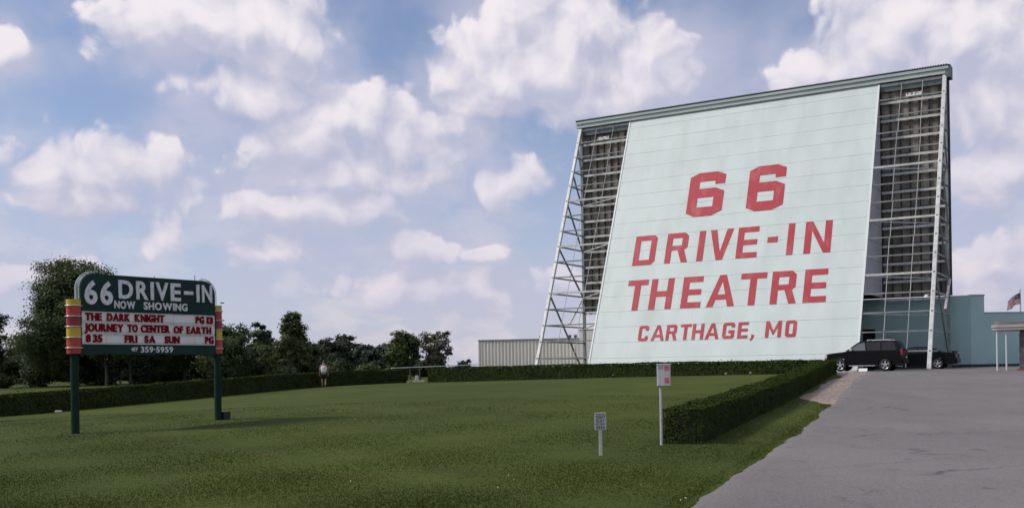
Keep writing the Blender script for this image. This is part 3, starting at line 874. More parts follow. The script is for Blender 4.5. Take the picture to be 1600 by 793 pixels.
# posts, banded columns with neon rings
bands = [((.62, .43, .03), 3.63, 3.46), ((.50, .045, .03), 3.46, 3.18), ((.28, .018, .025), 3.18, 2.91), ((.62, .43, .03), 2.91, 2.62), ((.52, .055, .025), 2.62, 2.35), ((.42, .03, .02), 2.35, 2.19)]
CX1 = 4.44
for pi_, cx in enumerate((0.0, CX1)):
    c, s = math.cos(R(51.1)), math.sin(R(51.1)); g = gz(PMX + cx * c, PMY + cx * s)
    r_ = .185 if pi_ == 0 else .15
    MB().tube([(cx, 0, Z(g) - .1), (cx, 0, Z(3.5))], .105, 16).build('post', M_GREENP, mq, smooth=True)
    for bi, (colr, za, zb_) in enumerate(bands):
        MB().lathe([(0, Z(za)), (r_, Z(za) - .004), (r_, Z(zb_) + .004), (0, Z(zb_))], 24, c=(cx, 0, 0)).build('column_band', mat('column_paint_%d' % bi, colr, tuple(v * .8 for v in colr), scale=4, rough=.45), mq, smooth=True)
        if bi:
            pts = [(cx + (r_ + .025) * math.cos(t), (r_ + .025) * math.sin(t), Z(za)) for t in np.linspace(0, 2 * math.pi, 25)]
            MB().tube(pts, .014, 6, caps=False).build('neon_ring', M_TUBE, mq, smooth=True)
# neon tubes round the shoulders of the header
for sgn, xe in ((-1, XB0), (1, XB1)):
    for yy, off in ((-.10, .045), (0.0, .07), (.10, .045)):
        cxx = xe - sgn * rad
        pts = [(xe + sgn * off, yy, Z(3.64)), (xe + sgn * off, yy, Z(top - rad))]
        for i in range(1, 9):
            t = math.pi / 2 * i / 8; pts.append((cxx + sgn * (rad + off) * math.cos(t), yy, Z(top - rad + (rad + off) * math.sin(t))))
        MB().tube(pts, .012, 6).build('neon_tube', M_TUBE, mq, smooth=True)
MB().prism([(x, Z(z)) for x, z in [(XB0 - .0, 3.64), (XB0, top - rad)] + [(XB0 + rad + rad * math.cos(t), top - rad + rad * math.sin(t)) for t in np.linspace(math.pi, math.pi / 2, 7)] +
            [(XB0 + rad + (rad + .03) * math.cos(t), top - rad + (rad + .03) * math.sin(t)) for t in np.linspace(math.pi / 2, math.pi, 7)] + [(XB0 - .03, top - rad), (XB0 - .03, 3.64)]],
           depth=2 * BH - .02, fn=lambda x, y, d: (x, -BH + .01 + d, y)).build('edge_band', mat('pale_green_edge', (.06, .13, .105), rough=.5), mq)
for x, h in ((.62, .16), (.78, .12), (.86, .12), (3.72, .16), (2.4, .06)):
    MB().tube([(x, .02, Z(top) - .01), (x, .02, Z(top) + h)], .012, 5).build('bird_spike', M_STEEL_D, mq)
for x, z in ((CX1 + .2, 3.72), (CX1 + .2, 3.2)):
    MB().tube([(x - .06, 0, Z(z)), (x + .06, 0, Z(z))], .02, 6).build('tube_holder', M_STEEL_D, mq)
gR = gz(PMX + CX1 * c, PMY + CX1 * s)
MB().box(CX1 + .10, CX1 + .34, -.14, .10, Z(gR) - .02, Z(gR) + .24).build('electrical_box', mat('black_box', (.012, .014, .014), rough=.5), mq, bevel=.01)

# ------------------------------------------------------------------ small lawn sign
def stroke_text(text, x0, x1, z0, z1, m, parent, y, name='letter'):
    put_text(text, x0, x1, z0, z1, .02, m, parent, y, .08, .12, name)


font_glyphs(sorted(set("PLEASEDON'TPLAYINTHISAREA")), .02, .02)
sx_, sy_ = 1.61, 18.85
g = gz(sx_, sy_)
ls = thing('lawn_sign', 'small white sign on a stake reading PLEASE DON\'T PLAY IN THIS AREA', 'sign', (sx_, sy_, g), R(2))
M_WOODW = mat('white_painted_wood', (.62, .62, .6), (.5, .5, .47), scale=8, rough=.6)
M_BLACK = mat('black_lettering', (.02, .02, .022), rough=.6)
MB().box(-.03, .03, -.012, .018, -.1, .52).build('stake', M_WOODW, ls, bevel=.004)
MB().box(-.107, .107, -.024, -.013, .475, .795).build('sign_board', M_WOODW, ls, bevel=.004)
for txt, hw, z0, z1 in (('PLEASE', .075, .748, .780), ("DON'T", .085, .680, .735), ('PLAY', .075, .615, .668), ('IN THIS', .08, .566, .600), ('AREA', .085, .492, .550)):
    stroke_text(txt, -hw, hw, z0, z1, M_BLACK, ls, -.0255)

# ------------------------------------------------------------------ flyer box on a pole
bx_, by_ = 3.04, 20.57
g = gz(bx_, by_)
fb = thing('flyer_box', 'white box with red marks on a tall white pole by the hedge end', 'flyer box', (bx_, by_, g), R(-12))
M_BOXW = mat('white_box_enamel', (.55, .56, .58), (.48, .49, .51), scale=4, rough=.4)
MB().tube([(-.06, 0, -.15), (-.06, 0, 1.26)], .028, 10).build('pole', mat('white_pole', (.52, .53, .54), (.42, .42, .42), scale=12, rough=.5), fb, smooth=True)
MB().box(-.125, .135, -.12, .14, 1.18, 1.62).build('box_body', M_BOXW, fb, bevel=.02)
MB().box(-.135, .145, -.13, .15, 1.605, 1.63).build('lid', M_BOXW, fb, bevel=.01)
M_PINK = mat('faded_red_print', (.45, .07, .10), (.5, .16, .2), scale=20, rough=.6)
MB().box(.025, .125, -.1235, -.1215, 1.49, 1.585).build('red_mark', M_PINK, fb)
MB().box(.03, .12, -.1235, -.1215, 1.24, 1.35).build('red_mark', M_PINK, fb)
MB().box(.02, .13, -.1222, -.1204, 1.20, 1.60).build('pink_strip', mat('pale_pink_print', (.56, .42, .44), rough=.6), fb)
MB().box(-.10, .0, -.1222, -.1204, 1.52, 1.58).build('grey_label', mat('grey_label', (.3, .3, .31), rough=.6), fb)

# ------------------------------------------------------------------ hedges
M_LEAF_H = mat('hedge_leaf', (.052, .076, .016), (.036, .056, .012), scale=.8, rough=.85, island=.22, trans=.10, spec=.05)
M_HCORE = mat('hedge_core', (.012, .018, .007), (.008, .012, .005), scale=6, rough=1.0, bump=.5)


def resample(path, step):
    P = np.array(path, float); seg = np.linalg.norm(np.diff(P, axis=0), axis=1); s = np.r_[0, np.cumsum(seg)]
    t = np.linspace(0, s[-1], max(2, int(s[-1] / step)))
    return np.c_[np.interp(t, s, P[:, 0]), np.interp(t, s, P[:, 1])], t


def hedge(name, label, path, w0, h0, w1, h1, dens, leaf, seed):
    rng = np.random.default_rng(seed)
    C, t = resample(path, .3); n = len(C); L = t[-1]
    d = np.gradient(C, axis=0); d /= np.linalg.norm(d, axis=1, keepdims=True); nr = np.c_[d[:, 1], -d[:, 0]]
    G = gz(C[:, 0], C[:, 1]); w = np.interp(t, [0, L], [w0, w1]); h = np.interp(t, [0, L], [h0, h1])
    base = (C[0, 0], C[0, 1], float(G[0]))
    root = thing(name, label, 'hedge', base)
    # core
    V = []
    wob = lambda i, k: .03 * math.sin(i * .9 + k * 2.1 + seed) + .02 * math.sin(i * 2.3 + k)
    for i in range(n):
        for k, (o_, hh) in enumerate(((-.5, -.08), (-.47, .55), (-.42, .93), (.0, .955), (.42, .93), (.47, .55), (.5, -.08))):
            ww = w[i] - .08
            p = C[i] + nr[i] * o_ * ww + nr[i] * wob(i, k) * (0 if k in (0, 6) else 1)
            V.append((p[0] - base[0], p[1] - base[1], G[i] + (h[i] - .05) * hh - base[2] + wob(i, k + 3) * .6))
    F = []
    for i in range(n - 1):
        for k in range(6): F.append((i * 7 + k, i * 7 + k + 1, (i + 1) * 7 + k + 1, (i + 1) * 7 + k))
    F.append(tuple(range(7))); F.append(tuple((n - 1) * 7 + k for k in range(7)))
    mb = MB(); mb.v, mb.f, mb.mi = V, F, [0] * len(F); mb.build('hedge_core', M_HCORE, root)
    # leaves on the clipped faces
    per = 2 * max(h0, h1) + max(w0, w1); N = int(L * per * dens)
    tt = rng.uniform(0, L, N); cx = np.interp(tt, t, C[:, 0]); cy = np.interp(tt, t, C[:, 1]); nx = np.interp(tt, t, nr[:, 0]); ny = np.interp(tt, t, nr[:, 1])
    hh = np.interp(tt, t, h); ww = np.interp(tt, t, w)
    u = rng.uniform(0, 2 * hh + ww); side = np.where(u < hh, -1, np.where(u > hh + ww, 1, 0))
    lump = .022 * np.sin(tt * 2.3 + seed) + .015 * np.sin(tt * 5.1 + 2 * seed) + .03 * np.sin(tt * .8)
    zz = np.where(side == 0, hh, np.where(side < 0, u, u - hh - ww))
    off = np.where(side == 0, u - hh - ww / 2, side * ww / 2)
    rnd = np.clip(np.minimum(hh - zz, .14), 0, .14)
    dep = rng.exponential(.022, N) * np.where(rng.uniform(size=N) < .12, -1.2, 1)
    fz = lump * .5
    off = off - side * (dep + .02 * np.sin(zz * 9 + tt * 4)); off = np.where(side != 0, off * (1 - .06 * (zz / hh) ** 4), off)
    edge = np.clip((np.abs(off) / (ww / 2) - .82) / .18, 0, 1)
    zz = np.where(side == 0, zz - dep + fz - .05 * edge ** 2, zz * (1 + fz / hh * (zz / hh)))
    X = cx + nx * off; Y = cy + ny * off; Zg = gz(X, Y) + np.maximum(zz, .01)
    up = np.stack([np.where(side == 0, 0, nx * side), np.where(side == 0, 0, ny * side), np.where(side == 0, 1.0, .05)], -1)
    P = np.stack([X, Y, Zg], -1)
    # dense clipped top
    M = int(L * max(w0, w1) * dens * 1.3); tt = rng.uniform(0, L, M); o_ = rng.uniform(-.49, .49, M) * np.interp(tt, t, w)
    X = np.interp(tt, t, C[:, 0]) + np.interp(tt, t, nr[:, 0]) * o_; Y = np.interp(tt, t, C[:, 1]) + np.interp(tt, t, nr[:, 1]) * o_
    lump = .011 * np.sin(tt * 2.3 + seed) + .008 * np.sin(tt * 5.1 + 2 * seed) + .015 * np.sin(tt * .8)
    P = np.r_[P, np.stack([X, Y, gz(X, Y) + np.interp(tt, t, h) + lump + rng.normal(.0, .012, M)], -1)]; up = np.r_[up, np.tile([0, 0, 1.6], (M, 1))]
    # ends
    for e, sg in ((0, -1), (n - 1, 1)):
        M = int(w[e] * h[e] * dens * 1.3); o_ = rng.uniform(-.5, .5, M) * w[e]; z_ = rng.uniform(.0, h[e], M)
        X = C[e, 0] + nr[e, 0] * o_ + d[e, 0] * sg * (.02 + rng.normal(0, .03, M)); Y = C[e, 1] + nr[e, 1] * o_ + d[e, 1] * sg * (.02 + rng.normal(0, .03, M))
        P = np.r_[P, np.stack([X, Y, gz(X, Y) + z_], -1)]; up = np.r_[up, np.tile([d[e, 0] * sg, d[e, 1] * sg, .05], (M, 1))]
    V, F = leaf_quads(P - np.array(base), leaf, rng, up, .38)
    tag(link('leaves', np_mesh('leaves', V, F, M_LEAF_H), None, root), kind='stuff')
    return root


hedge('clipped_hedge', 'clipped hedge running up the drive from the flyer box towards the parked vehicle', [(3.42, 20.75), (10.2, 38), (16.95, 55.0)], .84, .67, .95, .72, 950, .042, 1)
hedge('clipped_hedge', 'clipped hedge along the foot of the screen, in front of the red lettering', [(-5.55, 71.0), (8, 62.9), (17.2, 57.2)], 1.0, 1.0, .95, .72, 300, .085, 2)
hedge('clipped_hedge', 'long clipped hedge behind the marquee sign, ending left of the screen', [(-30, 32.5), (-22.6, 45.0), (-16.0, 57.0), (-12.75, 66.3), (-8.0, 75.0)], 1.05, .93, 1.0, .92, 300, .085, 3)

# ------------------------------------------------------------------ low rail, ground lights and small pieces near the hedges
rl = thing('low_rail', 'long white horizontal rail on short dark posts behind the gap between hedges', 'rail', (-9.4, 80, float(gz(-9.4, 80))), math.atan2(5, 6.5))
hz_ = 1.74 - float(gz(-9.4, 80))
MB().bar((0, 0, hz_ + .02), (8.3, 0, hz_ + .22), .14, .06).build('beam', M_TRIM, rl)
for x in (1.7, 2.6, 5.2, 7.9): MB().box(x - .05, x + .05, -.05, .05, -.2, hz_ + .02).build('post', mat('dark_post', (.03, .03, .03), rough=.8), rl)
MB().box(2.05, 2.3, -.22, -.14, .1, .45).build('notice_board', M_TRIM, rl)
g = float(gz(-6.8, 74))
tag(MB().box(-7.6, -6.3, 73.6, 73.9, g - .05, g + .14).build('parking_curb', mat('pale_yellow_curb', (.5, .46, .33), (.42, .38, .27), scale=3, rough=.8), bevel=.03), 'pale concrete parking curb in the gap between the two long hedges', 'curb')

M_LAMPB = mat('black_lamp_housing', (.02, .02, .022), rough=.5)
M_LENS = mat('pale_lamp_lens', (.42, .42, .40), rough=.15)


def floodlight(x, y, rz, label):
    g = float(gz(x, y)); t = thing('ground_floodlight', label, 'floodlight', (x, y, g), rz, 'floodlights at the foot of the hedges')
    t.scale = (.62, .62, .62)
    MB().tube([(0, 0, -.08), (0, 0, .16)], .02, 6).build('stake', M_LAMPB, t)
    h = MB().lathe([(.0, -.14), (.07, -.13), (.11, -.02), (.13, .08), (.12, .08)], 14, axis='y', c=(0, 0, 0)).build('housing', M_LAMPB, t, smooth=True)
    h.location = (0, 0, .27); h.rotation_euler = (R(-25), 0, 0)
    l = MB().lathe([(.12, .07), (.08, .10), (0, .115)], 14, axis='y').build('lens', M_LENS, t, smooth=True); l.location = (0, 0, .27); l.rotation_euler = (R(-25), 0, 0)


floodlight(5.98, 60.3, R(-31), 'small floodlight on the lawn left of the flyer box, before the hedge')
floodlight(11.6, 55.5, R(150), 'small floodlight at the hedge below the word ending the second line')
floodlight(12.95, 55.6, R(150), 'small floodlight nearest the corner where the two right hedges meet')
floodlight(-7.15, 72.5, R(160), 'small round floodlight at the right end of the long left hedge')
g = float(gz(20.0, 57.9))
tag(MB().box(-.24, .24, -.02, .02, 0, .2).build('ground_board', M_TRIM, bevel=.005), 'small white board on the ground beside the front wheel of the large car', 'board')
o = bpy.data.objects['ground_board']; o.location = (20.0, 58.4, g + .05); o.rotation_euler = (R(-35), 0, R(-31))
g = float(gz(-21.3, 44.6))
tag(MB().box(-.14, .14, -.1, .1, 0, .1).build('pale_stone', mat('pale_stone', (.5, .49, .47), (.4, .39, .37), scale=9, rough=.9), bevel=.04), 'small pale stone at the foot of the hedge behind the marquee', 'stone')
bpy.data.objects['pale_stone'].location = (-20.4, 46.0, float(gz(-20.4, 46.0)))

# ------------------------------------------------------------------ vehicles
M_CARB = mat('black_car_paint', (.004, .004, .005), rough=.30, spec=.22)
M_CARG = mat('very_dark_green_paint', (.003, .006, .007), rough=.30, spec=.22)
M_GLASS = mat('tinted_glass', (.004, .005, .006), rough=.06, spec=.65)
M_GLASSL = mat('clear_side_glass', (.10, .13, .13), rough=.06, spec=.8)
M_TYRE = mat('tyre_rubber', (.015, .015, .015), rough=.85)
M_RIM = mat('silver_alloy', (.62, .62, .64), rough=.3, metal=.7)
M_CHROME = mat('bright_trim', (.7, .7, .72), rough=.25, metal=.6)
M_TAIL = mat('red_lamp_lens', (.35, .012, .015), rough=.2)
M_HEAD = mat('headlamp_glass', (.6, .6, .62), rough=.1)
M_PLAST = mat('black_plastic', (.008, .008, .009), rough=.8, spec=.2)


def wheel(root, x, y, r, w, side):
    ty = MB().lathe([(r * .66, -w / 2), (r * .9, -w / 2), (r, -w / 2 + .03), (r, w / 2 - .03), (r * .9, w / 2), (r * .66, w / 2)], 28, axis='y', c=(0, 0, 0)).build('wheel', M_TYRE, root, smooth=True)
    ty.location = (x, y, r)
    mb = MB(); yo = side * (w / 2 - .02)
    mb.lathe([(r * .68, side * (w / 2 - .005)), (r * .62, yo), (r * .58, yo - side * .06)], 28, axis='y')
    mb.lathe([(0, yo + side * .01), (r * .14, yo + side * .01), (r * .16, yo - side * .03)], 12, axis='y')
    for k in range(5):
        t = 2 * math.pi * k / 5 + .3; ca, sa = math.cos(t), math.sin(t)
        mb.bar((ca * r * .10, yo - side * .005, sa * r * .10), (ca * r * .62, yo - side * .015, sa * r * .62), r * .2, .03, up=(0, 1, 0))
    mb.build('rim', M_RIM, ty)
    MB().lathe([(0, yo - side * .07), (r * .6, yo - side * .07)], 20, axis='y').build('brake_shadow', M_PLAST, ty)
    return ty


def loft(root, name, stations, m, bevel=.03):
    """stations: (x, [(y, z)...] half section from bottom centre outwards to top centre)"""
    mb = MB(); n = len(stations[0][1]); ring = 2 * n
    for x, sec in stations:
        xs_ = x if isinstance(x, (list, tuple)) else [x] * n
        for (y, z), xx in zip(sec, xs_): mb.v.append((xx, y, z))
        for (y, z), xx in reversed(list(zip(sec, xs_))): mb.v.append((xx, -y, z))
    for i in range(len(stations) - 1):
        for j in range(ring): mb.f.append((i * ring + j, i * ring + (j + 1) % ring, (i + 1) * ring + (j + 1) % ring, (i + 1) * ring + j))
    mb.f.append(tuple(range(ring))); mb.f.append(tuple((len(stations) - 1) * ring + j for j in range(ring))); mb.mi = [0] * len(mb.f)
    me = mb.mesh(name, True, [m]); autosmooth(me, 50); return link(name, me, None, root)


def body_profile(root, name, prof, hw, m, bevel, shift=None):
    mb = MB().prism(prof, depth=2 * hw, fn=lambda x, y, d: (x, -hw + d, y))
    o = mb.build(name, m, root, bevel=bevel, seg=3); return o


def arch(cx, r, z0, n=9):   # points over a wheel arch, front to back or reverse
    return [(cx + r * math.cos(t), z0 + r * math.sin(t)) for t in np.linspace(0, math.pi, n)]


def side_pane(root, pts, hw_at, side, m, name='window', out=.006):
    mb = MB(); vs = [(x, side * (hw_at(z) + out), z) for x, z in pts]
    mb.add(vs + [(x, y - side * .015, z) for x, y, z in vs], [tuple(range(len(vs)))] + [tuple(range(len(vs), 2 * len(vs)))[::-1]] +
           [(i, (i + 1) % len(vs), len(vs) + (i + 1) % len(vs), len(vs) + i) for i in range(len(vs))])
    return mb.build(name, m, root)


def suv(loc, rz, label):
    """nose towards +x, left side at +y"""
    t = thing('parked_car', label, 'car', loc, rz)
    L, hw, r = 4.75, .93, .37; wf, wr = 3.78, 1.02
    low = [(.06, .52), (.12, .40)] + [(wr - .46, .38)] + arch(wr, .45, .36)[::-1] + [(wr + .47, .34), (wf - .47, .34)] + arch(wf, .45, .36)[::-1] + [(wf + .46, .38), (4.62, .42), (4.74, .55), (4.74, .80), (4.66, 1.0), (4.45, 1.06), (3.55, 1.16), (3.45, 1.17), (.10, 1.17), (.02, 1.05), (.0, .62)]
    body_profile(t, 'body', low, hw, M_CARB, .05)
    # greenhouse, narrower at the roof
    def gh(z): return hw - .03 - (z - 1.15) * .28
    prof = [(.06, 1.15), (.30, 1.70), (.42, 1.77), (1.2, 1.80), (2.3, 1.785), (2.62, 1.74), (3.50, 1.15)]
    mb = MB(); n = len(prof)
    mb.add([(x, gh(z), z) for x, z in prof] + [(x, -gh(z), z) for x, z in prof], [tuple(range(n)), tuple(range(n, 2 * n))[::-1]] + [(i, (i + 1) % n, n + (i + 1) % n, n + i) for i in range(n)])
    mb.build('cabin', M_CARB, t, bevel=.035, seg=3)
    for sd in (1, -1):
        side_pane(t, [(2.20, 1.22), (3.25, 1.22), (2.60, 1.64), (2.28, 1.68)], gh, sd, M_GLASSL)
        side_pane(t, [(1.30, 1.22), (2.12, 1.22), (2.19, 1.69), (1.32, 1.71)], gh, sd, M_GLASS)
        side_pane(t, [(.34, 1.22), (1.22, 1.22), (1.24, 1.71), (.52, 1.69)], gh, sd, M_GLASS)
        d1 = side_pane(t, [(1.34, .52), (2.16, .52), (2.16, 1.15), (1.30, 1.15)], lambda z: hw - .004, sd, M_CARB, 'door', .006)
        MB().box(2.0, 2.14, sd * (hw + .004), sd * (hw + .03), 1.02, 1.06).build('handle', M_CHROME if 0 else M_PLAST, d1)
        d2 = side_pane(t, [(2.20, .52), (3.22, .52), (3.24, 1.15), (2.20, 1.15)], lambda z: hw - .004, sd, M_CARB, 'door', .006)
        MB().box(2.28, 2.42, sd * (hw + .004), sd * (hw + .03), 1.02, 1.06).build('handle', M_PLAST, d2)
        MB().box(1.62, 3.22, sd * (hw + .02) - .05, sd * (hw + .02) + .05, .30, .345).build('running_board', M_CHROME, t, bevel=.01)
        MB().bar((.75, sd * (gh(1.78) - .04), 1.835), (2.15, sd * (gh(1.78) - .04), 1.835), .05, .04).build('roof_rail', M_CHROME, t)
        for x in (.8, 1.45, 2.1): MB().box(x - .04, x + .04, sd * (gh(1.78) - .04) - .02, sd * (gh(1.78) - .04) + .02, 1.77, 1.82).build('rail_foot', M_CHROME, t)
        mi = MB().box(3.0, 3.16, sd * (hw - .02), sd * (hw + .2), 1.2, 1.37).build('mirror', M_CHROME if sd > 0 else M_CARB, t, bevel=.03)
        MB().box(.0, .10, sd * (hw - .16), sd * (hw + .012), .92, 1.28).build('tail_lamp', M_TAIL, t, bevel=.02)
        MB().box(4.58, 4.752, sd * (hw - .28), sd * (hw + .006), .80, .98).build('headlamp', M_HEAD, t, bevel=.02)
        MB().box(4.60, 4.745, sd * (hw - .1), sd * (hw + .01), .72, .80).build('turn_lamp', mat('amber_red_lens', (.5, .1, .06), rough=.3), t)
        for x in (wf, wr):
            wheel(t, x, sd * (hw - .12), r, .24, sd)
            pts = [(x + .45 * math.cos(a), .36 + .45 * math.sin(a)) for a in np.linspace(0, math.pi, 13)] + [(x + .50 * math.cos(a), .36 + .50 * math.sin(a)) for a in np.linspace(math.pi, 0, 13)]
            MB().prism(pts, depth=.03, fn=lambda X, Y_, d, sd=sd: (X, sd * (hw - .005 + d), Y_)).build('wheel_arch_trim', M_PLAST, t)
    mb = MB(); mb.add([(.065, .62, 1.2), (.065, -.62, 1.2), (.27, -.56, 1.66), (.27, .56, 1.66), (.035, .62, 1.2), (.035, -.62, 1.2), (.24, -.56, 1.66), (.24, .56, 1.66)],
                      [(0, 1, 2, 3), (4, 7, 6, 5), (0, 4, 5, 1), (1, 5, 6, 2), (2, 6, 7, 3), (3, 7, 4, 0)]).build('rear_window', M_GLASS, t)
    mb = MB(); mb.add([(3.44, .66, 1.21), (3.44, -.66, 1.21), (2.69, -.6, 1.70), (2.69, .6, 1.70), (3.47, .66, 1.22), (3.47, -.66, 1.22), (2.72, -.6, 1.71), (2.72, .6, 1.71)],
                      [(0, 1, 2, 3), (4, 7, 6, 5), (0, 4, 5, 1), (1, 5, 6, 2), (2, 6, 7, 3), (3, 7, 4, 0)]).build('windshield', M_GLASSL, t)
    MB().box(-.08, .14, -hw + .04, hw - .04, .42, .68).build('rear_bumper', M_PLAST, t, bevel=.04)
    MB().box(4.62, 4.82, -hw + .04, hw - .04, .42, .66).build('front_bumper', M_PLAST, t, bevel=.04)
    MB().box(4.72, 4.765, -.42, .42, .72, .95).build('grille', M_CHROME, t, bevel=.01)
    MB().box(-.09, -.075, -.16, .16, .75, .85).build('licence_plate', M_TRIM, t)
    MB().tube([(.45, hw - .3, .30), (.02, hw - .16, .27)], .035, 8).build('exhaust', M_CHROME, t)
    t.scale = (.935, 1, 1)
    return t


def sedan(loc, rz, label):
    t = thing('parked_car', label, 'car', loc, rz)
    L, hw, r = 4.95, .91, .33; wf, wr = 3.95, 1.02
    low = [(.05, .48), (.10, .30), (wr - .42, .28)] + arch(wr, .40, .32)[::-1] + [(wr + .42, .22), (wf - .42, .22)] + arch(wf, .40, .32)[::-1] + \
          [(wf + .42, .24), (4.85, .28), (4.95, .45), (4.93, .62), (4.75, .72), (3.75, .90), (3.6, .92), (1.0, 1.0), (.75, 1.02), (.12, 1.0), (.02, .92), (-.02, .62)]
    body_profile(t, 'body', low, hw, M_CARG, .06)
    def gh(z): return hw - .05 - (z - .95) * .55
    prof = [(.72, .97), (1.35, 1.30), (1.75, 1.39), (2.35, 1.40), (2.75, 1.33), (3.65, .90)]
    mb = MB(); n = len(prof)
    mb.add([(x, gh(z), z) for x, z in prof] + [(x, -gh(z), z) for x, z in prof], [tuple(range(n)), tuple(range(n, 2 * n))[::-1]] + [(i, (i + 1) % n, n + (i + 1) % n, n + i) for i in range(n)])
    mb.build('cabin', M_CARG, t, bevel=.04, seg=3)
    for sd in (1, -1):
        side_pane(t, [(2.2, 1.02), (3.25, 1.0), (2.72, 1.27), (2.25, 1.33)], gh, sd, M_GLASS)
        side_pane(t, [(1.12, 1.03), (2.12, 1.02), (2.16, 1.33), (1.55, 1.30)], gh, sd, M_GLASS)
        d1 = side_pane(t, [(1.65, .34), (3.15, .34), (3.2, .88), (1.65, .94)], lambda z: hw - .004, sd, M_CARG, 'door', .006)
        MB().box(1.75, 1.92, sd * (hw + .004), sd * (hw + .03), .80, .84).build('handle', M_PLAST, d1)
        MB().box(3.05, 3.2, sd * (hw - .04), sd * (hw + .16), .96, 1.08).build('mirror', M_CARG, t, bevel=.03)
        MB().box(-.035, .1, sd * (hw - .5), sd * (hw - .03), .74, .90).build('tail_lamp', M_TAIL, t, bevel=.02)
        MB().box(4.72, 4.90, sd * (hw - .4), sd * (hw - .04), .56, .66).build('headlamp', M_HEAD, t, bevel=.02)
        for x in (wf, wr):
            wheel(t, x, sd * (hw - .11), r, .22, sd)
        MB().box(.12, .2, sd * .62 - .03, sd * .62 + .03, 1.0, 1.07).build('spoiler_post', M_CARG, t)
        MB().tube([(.4, sd * .5, .24), (-.03, sd * .5, .24)], .04, 8).build('exhaust', M_CHROME, t)
    MB().box(.0, .27, -.80, .80, 1.065, 1.10).build('spoiler', M_CARG, t, bevel=.012)
    MB().box(-.10, .15, -hw + .05, hw - .05, .36, .66).build('rear_bumper', M_CARG, t, bevel=.05)
    MB().box(-.05, -.03, .38, .58, .78, .84).build('badge_lamp', M_HEAD, t)
    mb = MB(); mb.add([(.80, .64, 1.03), (.80, -.64, 1.03), (1.32, -.55, 1.295), (1.32, .55, 1.295), (.78, .64, 1.045), (.78, -.64, 1.045), (1.30, -.55, 1.31), (1.30, .55, 1.31)],
                      [(0, 1, 2, 3), (4, 7, 6, 5), (0, 4, 5, 1), (1, 5, 6, 2), (2, 6, 7, 3), (3, 7, 4, 0)]).build('rear_window', M_GLASS, t)
    mb = MB(); mb.add([(3.58, .68, .95), (3.58, -.68, .95), (2.80, -.56, 1.32), (2.80, .56, 1.32), (3.60, .68, .97), (3.60, -.68, .97), (2.82, -.56, 1.34), (2.82, .56, 1.34)],
                      [(0, 1, 2, 3), (4, 7, 6, 5), (0, 4, 5, 1), (1, 5, 6, 2), (2, 6, 7, 3), (3, 7, 4, 0)]).build('windshield', M_GLASS, t)
    return t


def park(builder, near_rear, hw, label):
    """near_rear: ground point of the near rear corner; nose points along -u of the tower"""
    rz = TANG + math.pi
    x, y = near_rear; ax, ay = -math.sin(TANG), math.cos(TANG)      # away from the camera
    cx, cy = x + ax * hw, y + ay * hw
    nx, ny = cx - math.cos(TANG) * 2.4, cy - math.sin(TANG) * 2.4
    t = builder((cx, cy, float(gz(nx, ny)) + .045), rz, label)
    return t


park(suv, (22.62, 59.35), .93, 'black sport utility car with silver roof rails parked before the screen')
park(sedan, (27.30, 63.05), .91, 'low dark car with rear spoiler parked behind the white leg')

# ------------------------------------------------------------------ ticket booth with canopy
bxx, byy = 25.12, 53.7
bz = float(gz(26.5, 53.5)) + .03
booth = thing('ticket_booth', 'stone ticket booth with rounded metal canopy at the right edge', 'booth', (bxx, byy, bz), TANG)
M_CAN = mat('weathered_metal_canopy', (.34, .31, .29), (.42, .40, .39), scale=1.2, rough=.45, stretch=(.4, 1, 4))
M_CANT = mat('canopy_top', (.20, .175, .155), (.16, .14, .13), scale=2, rough=.8)


def round_rect(x0, x1, y0, y1, r, n=6):
    p = []
    for cx, cy, a in ((x0 + r, y0 + r, math.pi), (x1 - r, y0 + r, 1.5 * math.pi), (x1 - r, y1 - r, 0), (x0 + r, y1 - r, .5 * math.pi)):
        for i in range(n + 1): t = a + math.pi / 2 * i / n; p.append((cx + r * math.cos(t), cy + r * math.sin(t)))
    return p


zc0 = 3.23 - bz
for k, (dz0, dz1, ins, m_) in enumerate(((0, .13, 0.04, M_CAN), (.132, .27, 0.0, M_CAN), (.272, .44, .14, M_CANT))):
    MB().prism(round_rect(ins, 5.6 - ins, ins, 3.4 - ins, .35), depth=dz1 - dz0, fn=lambda x, y, d, dz0=dz0: (x, y, zc0 + dz0 + d)).build('canopy_roof' if k == 2 else 'canopy_band', m_, booth, bevel=.03 if k < 2 else .02)
for x in (.28, .72): MB().tube([(x, .22, -.05), (x, .22, zc0 + .02)], .045, 10).build('canopy_post', mat('pale_post', (.55, .62, .62), rough=.45), booth, smooth=True)
M_STONE = mat('grey_rubble_stone', (.17, .155, .15), (.11, .10, .098), scale=6, rough=.9, island=.3, bump=.3)
MB().box(1.32, 4.6, .65, 3.0, -.1, zc0).build('booth_wall', mat('mortar', (.13, .12, .115), rough=.95), booth)
mb = MB(); rr = random.Random(5)
for row in range(11):
    z0 = .02 + row * .175; x = 1.30 - rr.uniform(0, .12)
    while x < 4.6:
        w = rr.uniform(.22, .42); p = rr.uniform(.01, .04)
        if not (1.78 < x + w / 2 < 2.9 and .95 < z0 < 1.75): mb.box(max(x, 1.295), min(x + w - .015, 4.62), .65 - p, .66, z0, z0 + .158)
        x += w
    y = .64
    while y < 3.0:
        w = rr.uniform(.22, .42); p = rr.uniform(.01, .04); mb.box(1.32 - p, 1.33, y, min(y + w - .015, 3.02), z0, z0 + .158); y += w
st = mb.build('stone_facing', M_STONE, booth); st['kind'] = 'stuff'
wn = MB().box(1.80, 2.88, .60, .66, .95, 1.72).build('window', mat('window_frame', (.2, .2, .2), rough=.6), booth)
gb = MB().box(.008, .206, -.02, .02, .008, .18).mesh('glass_block', False, [mat('pale_glass_block', (.36, .39, .36), rough=.15, objvar=.25)])
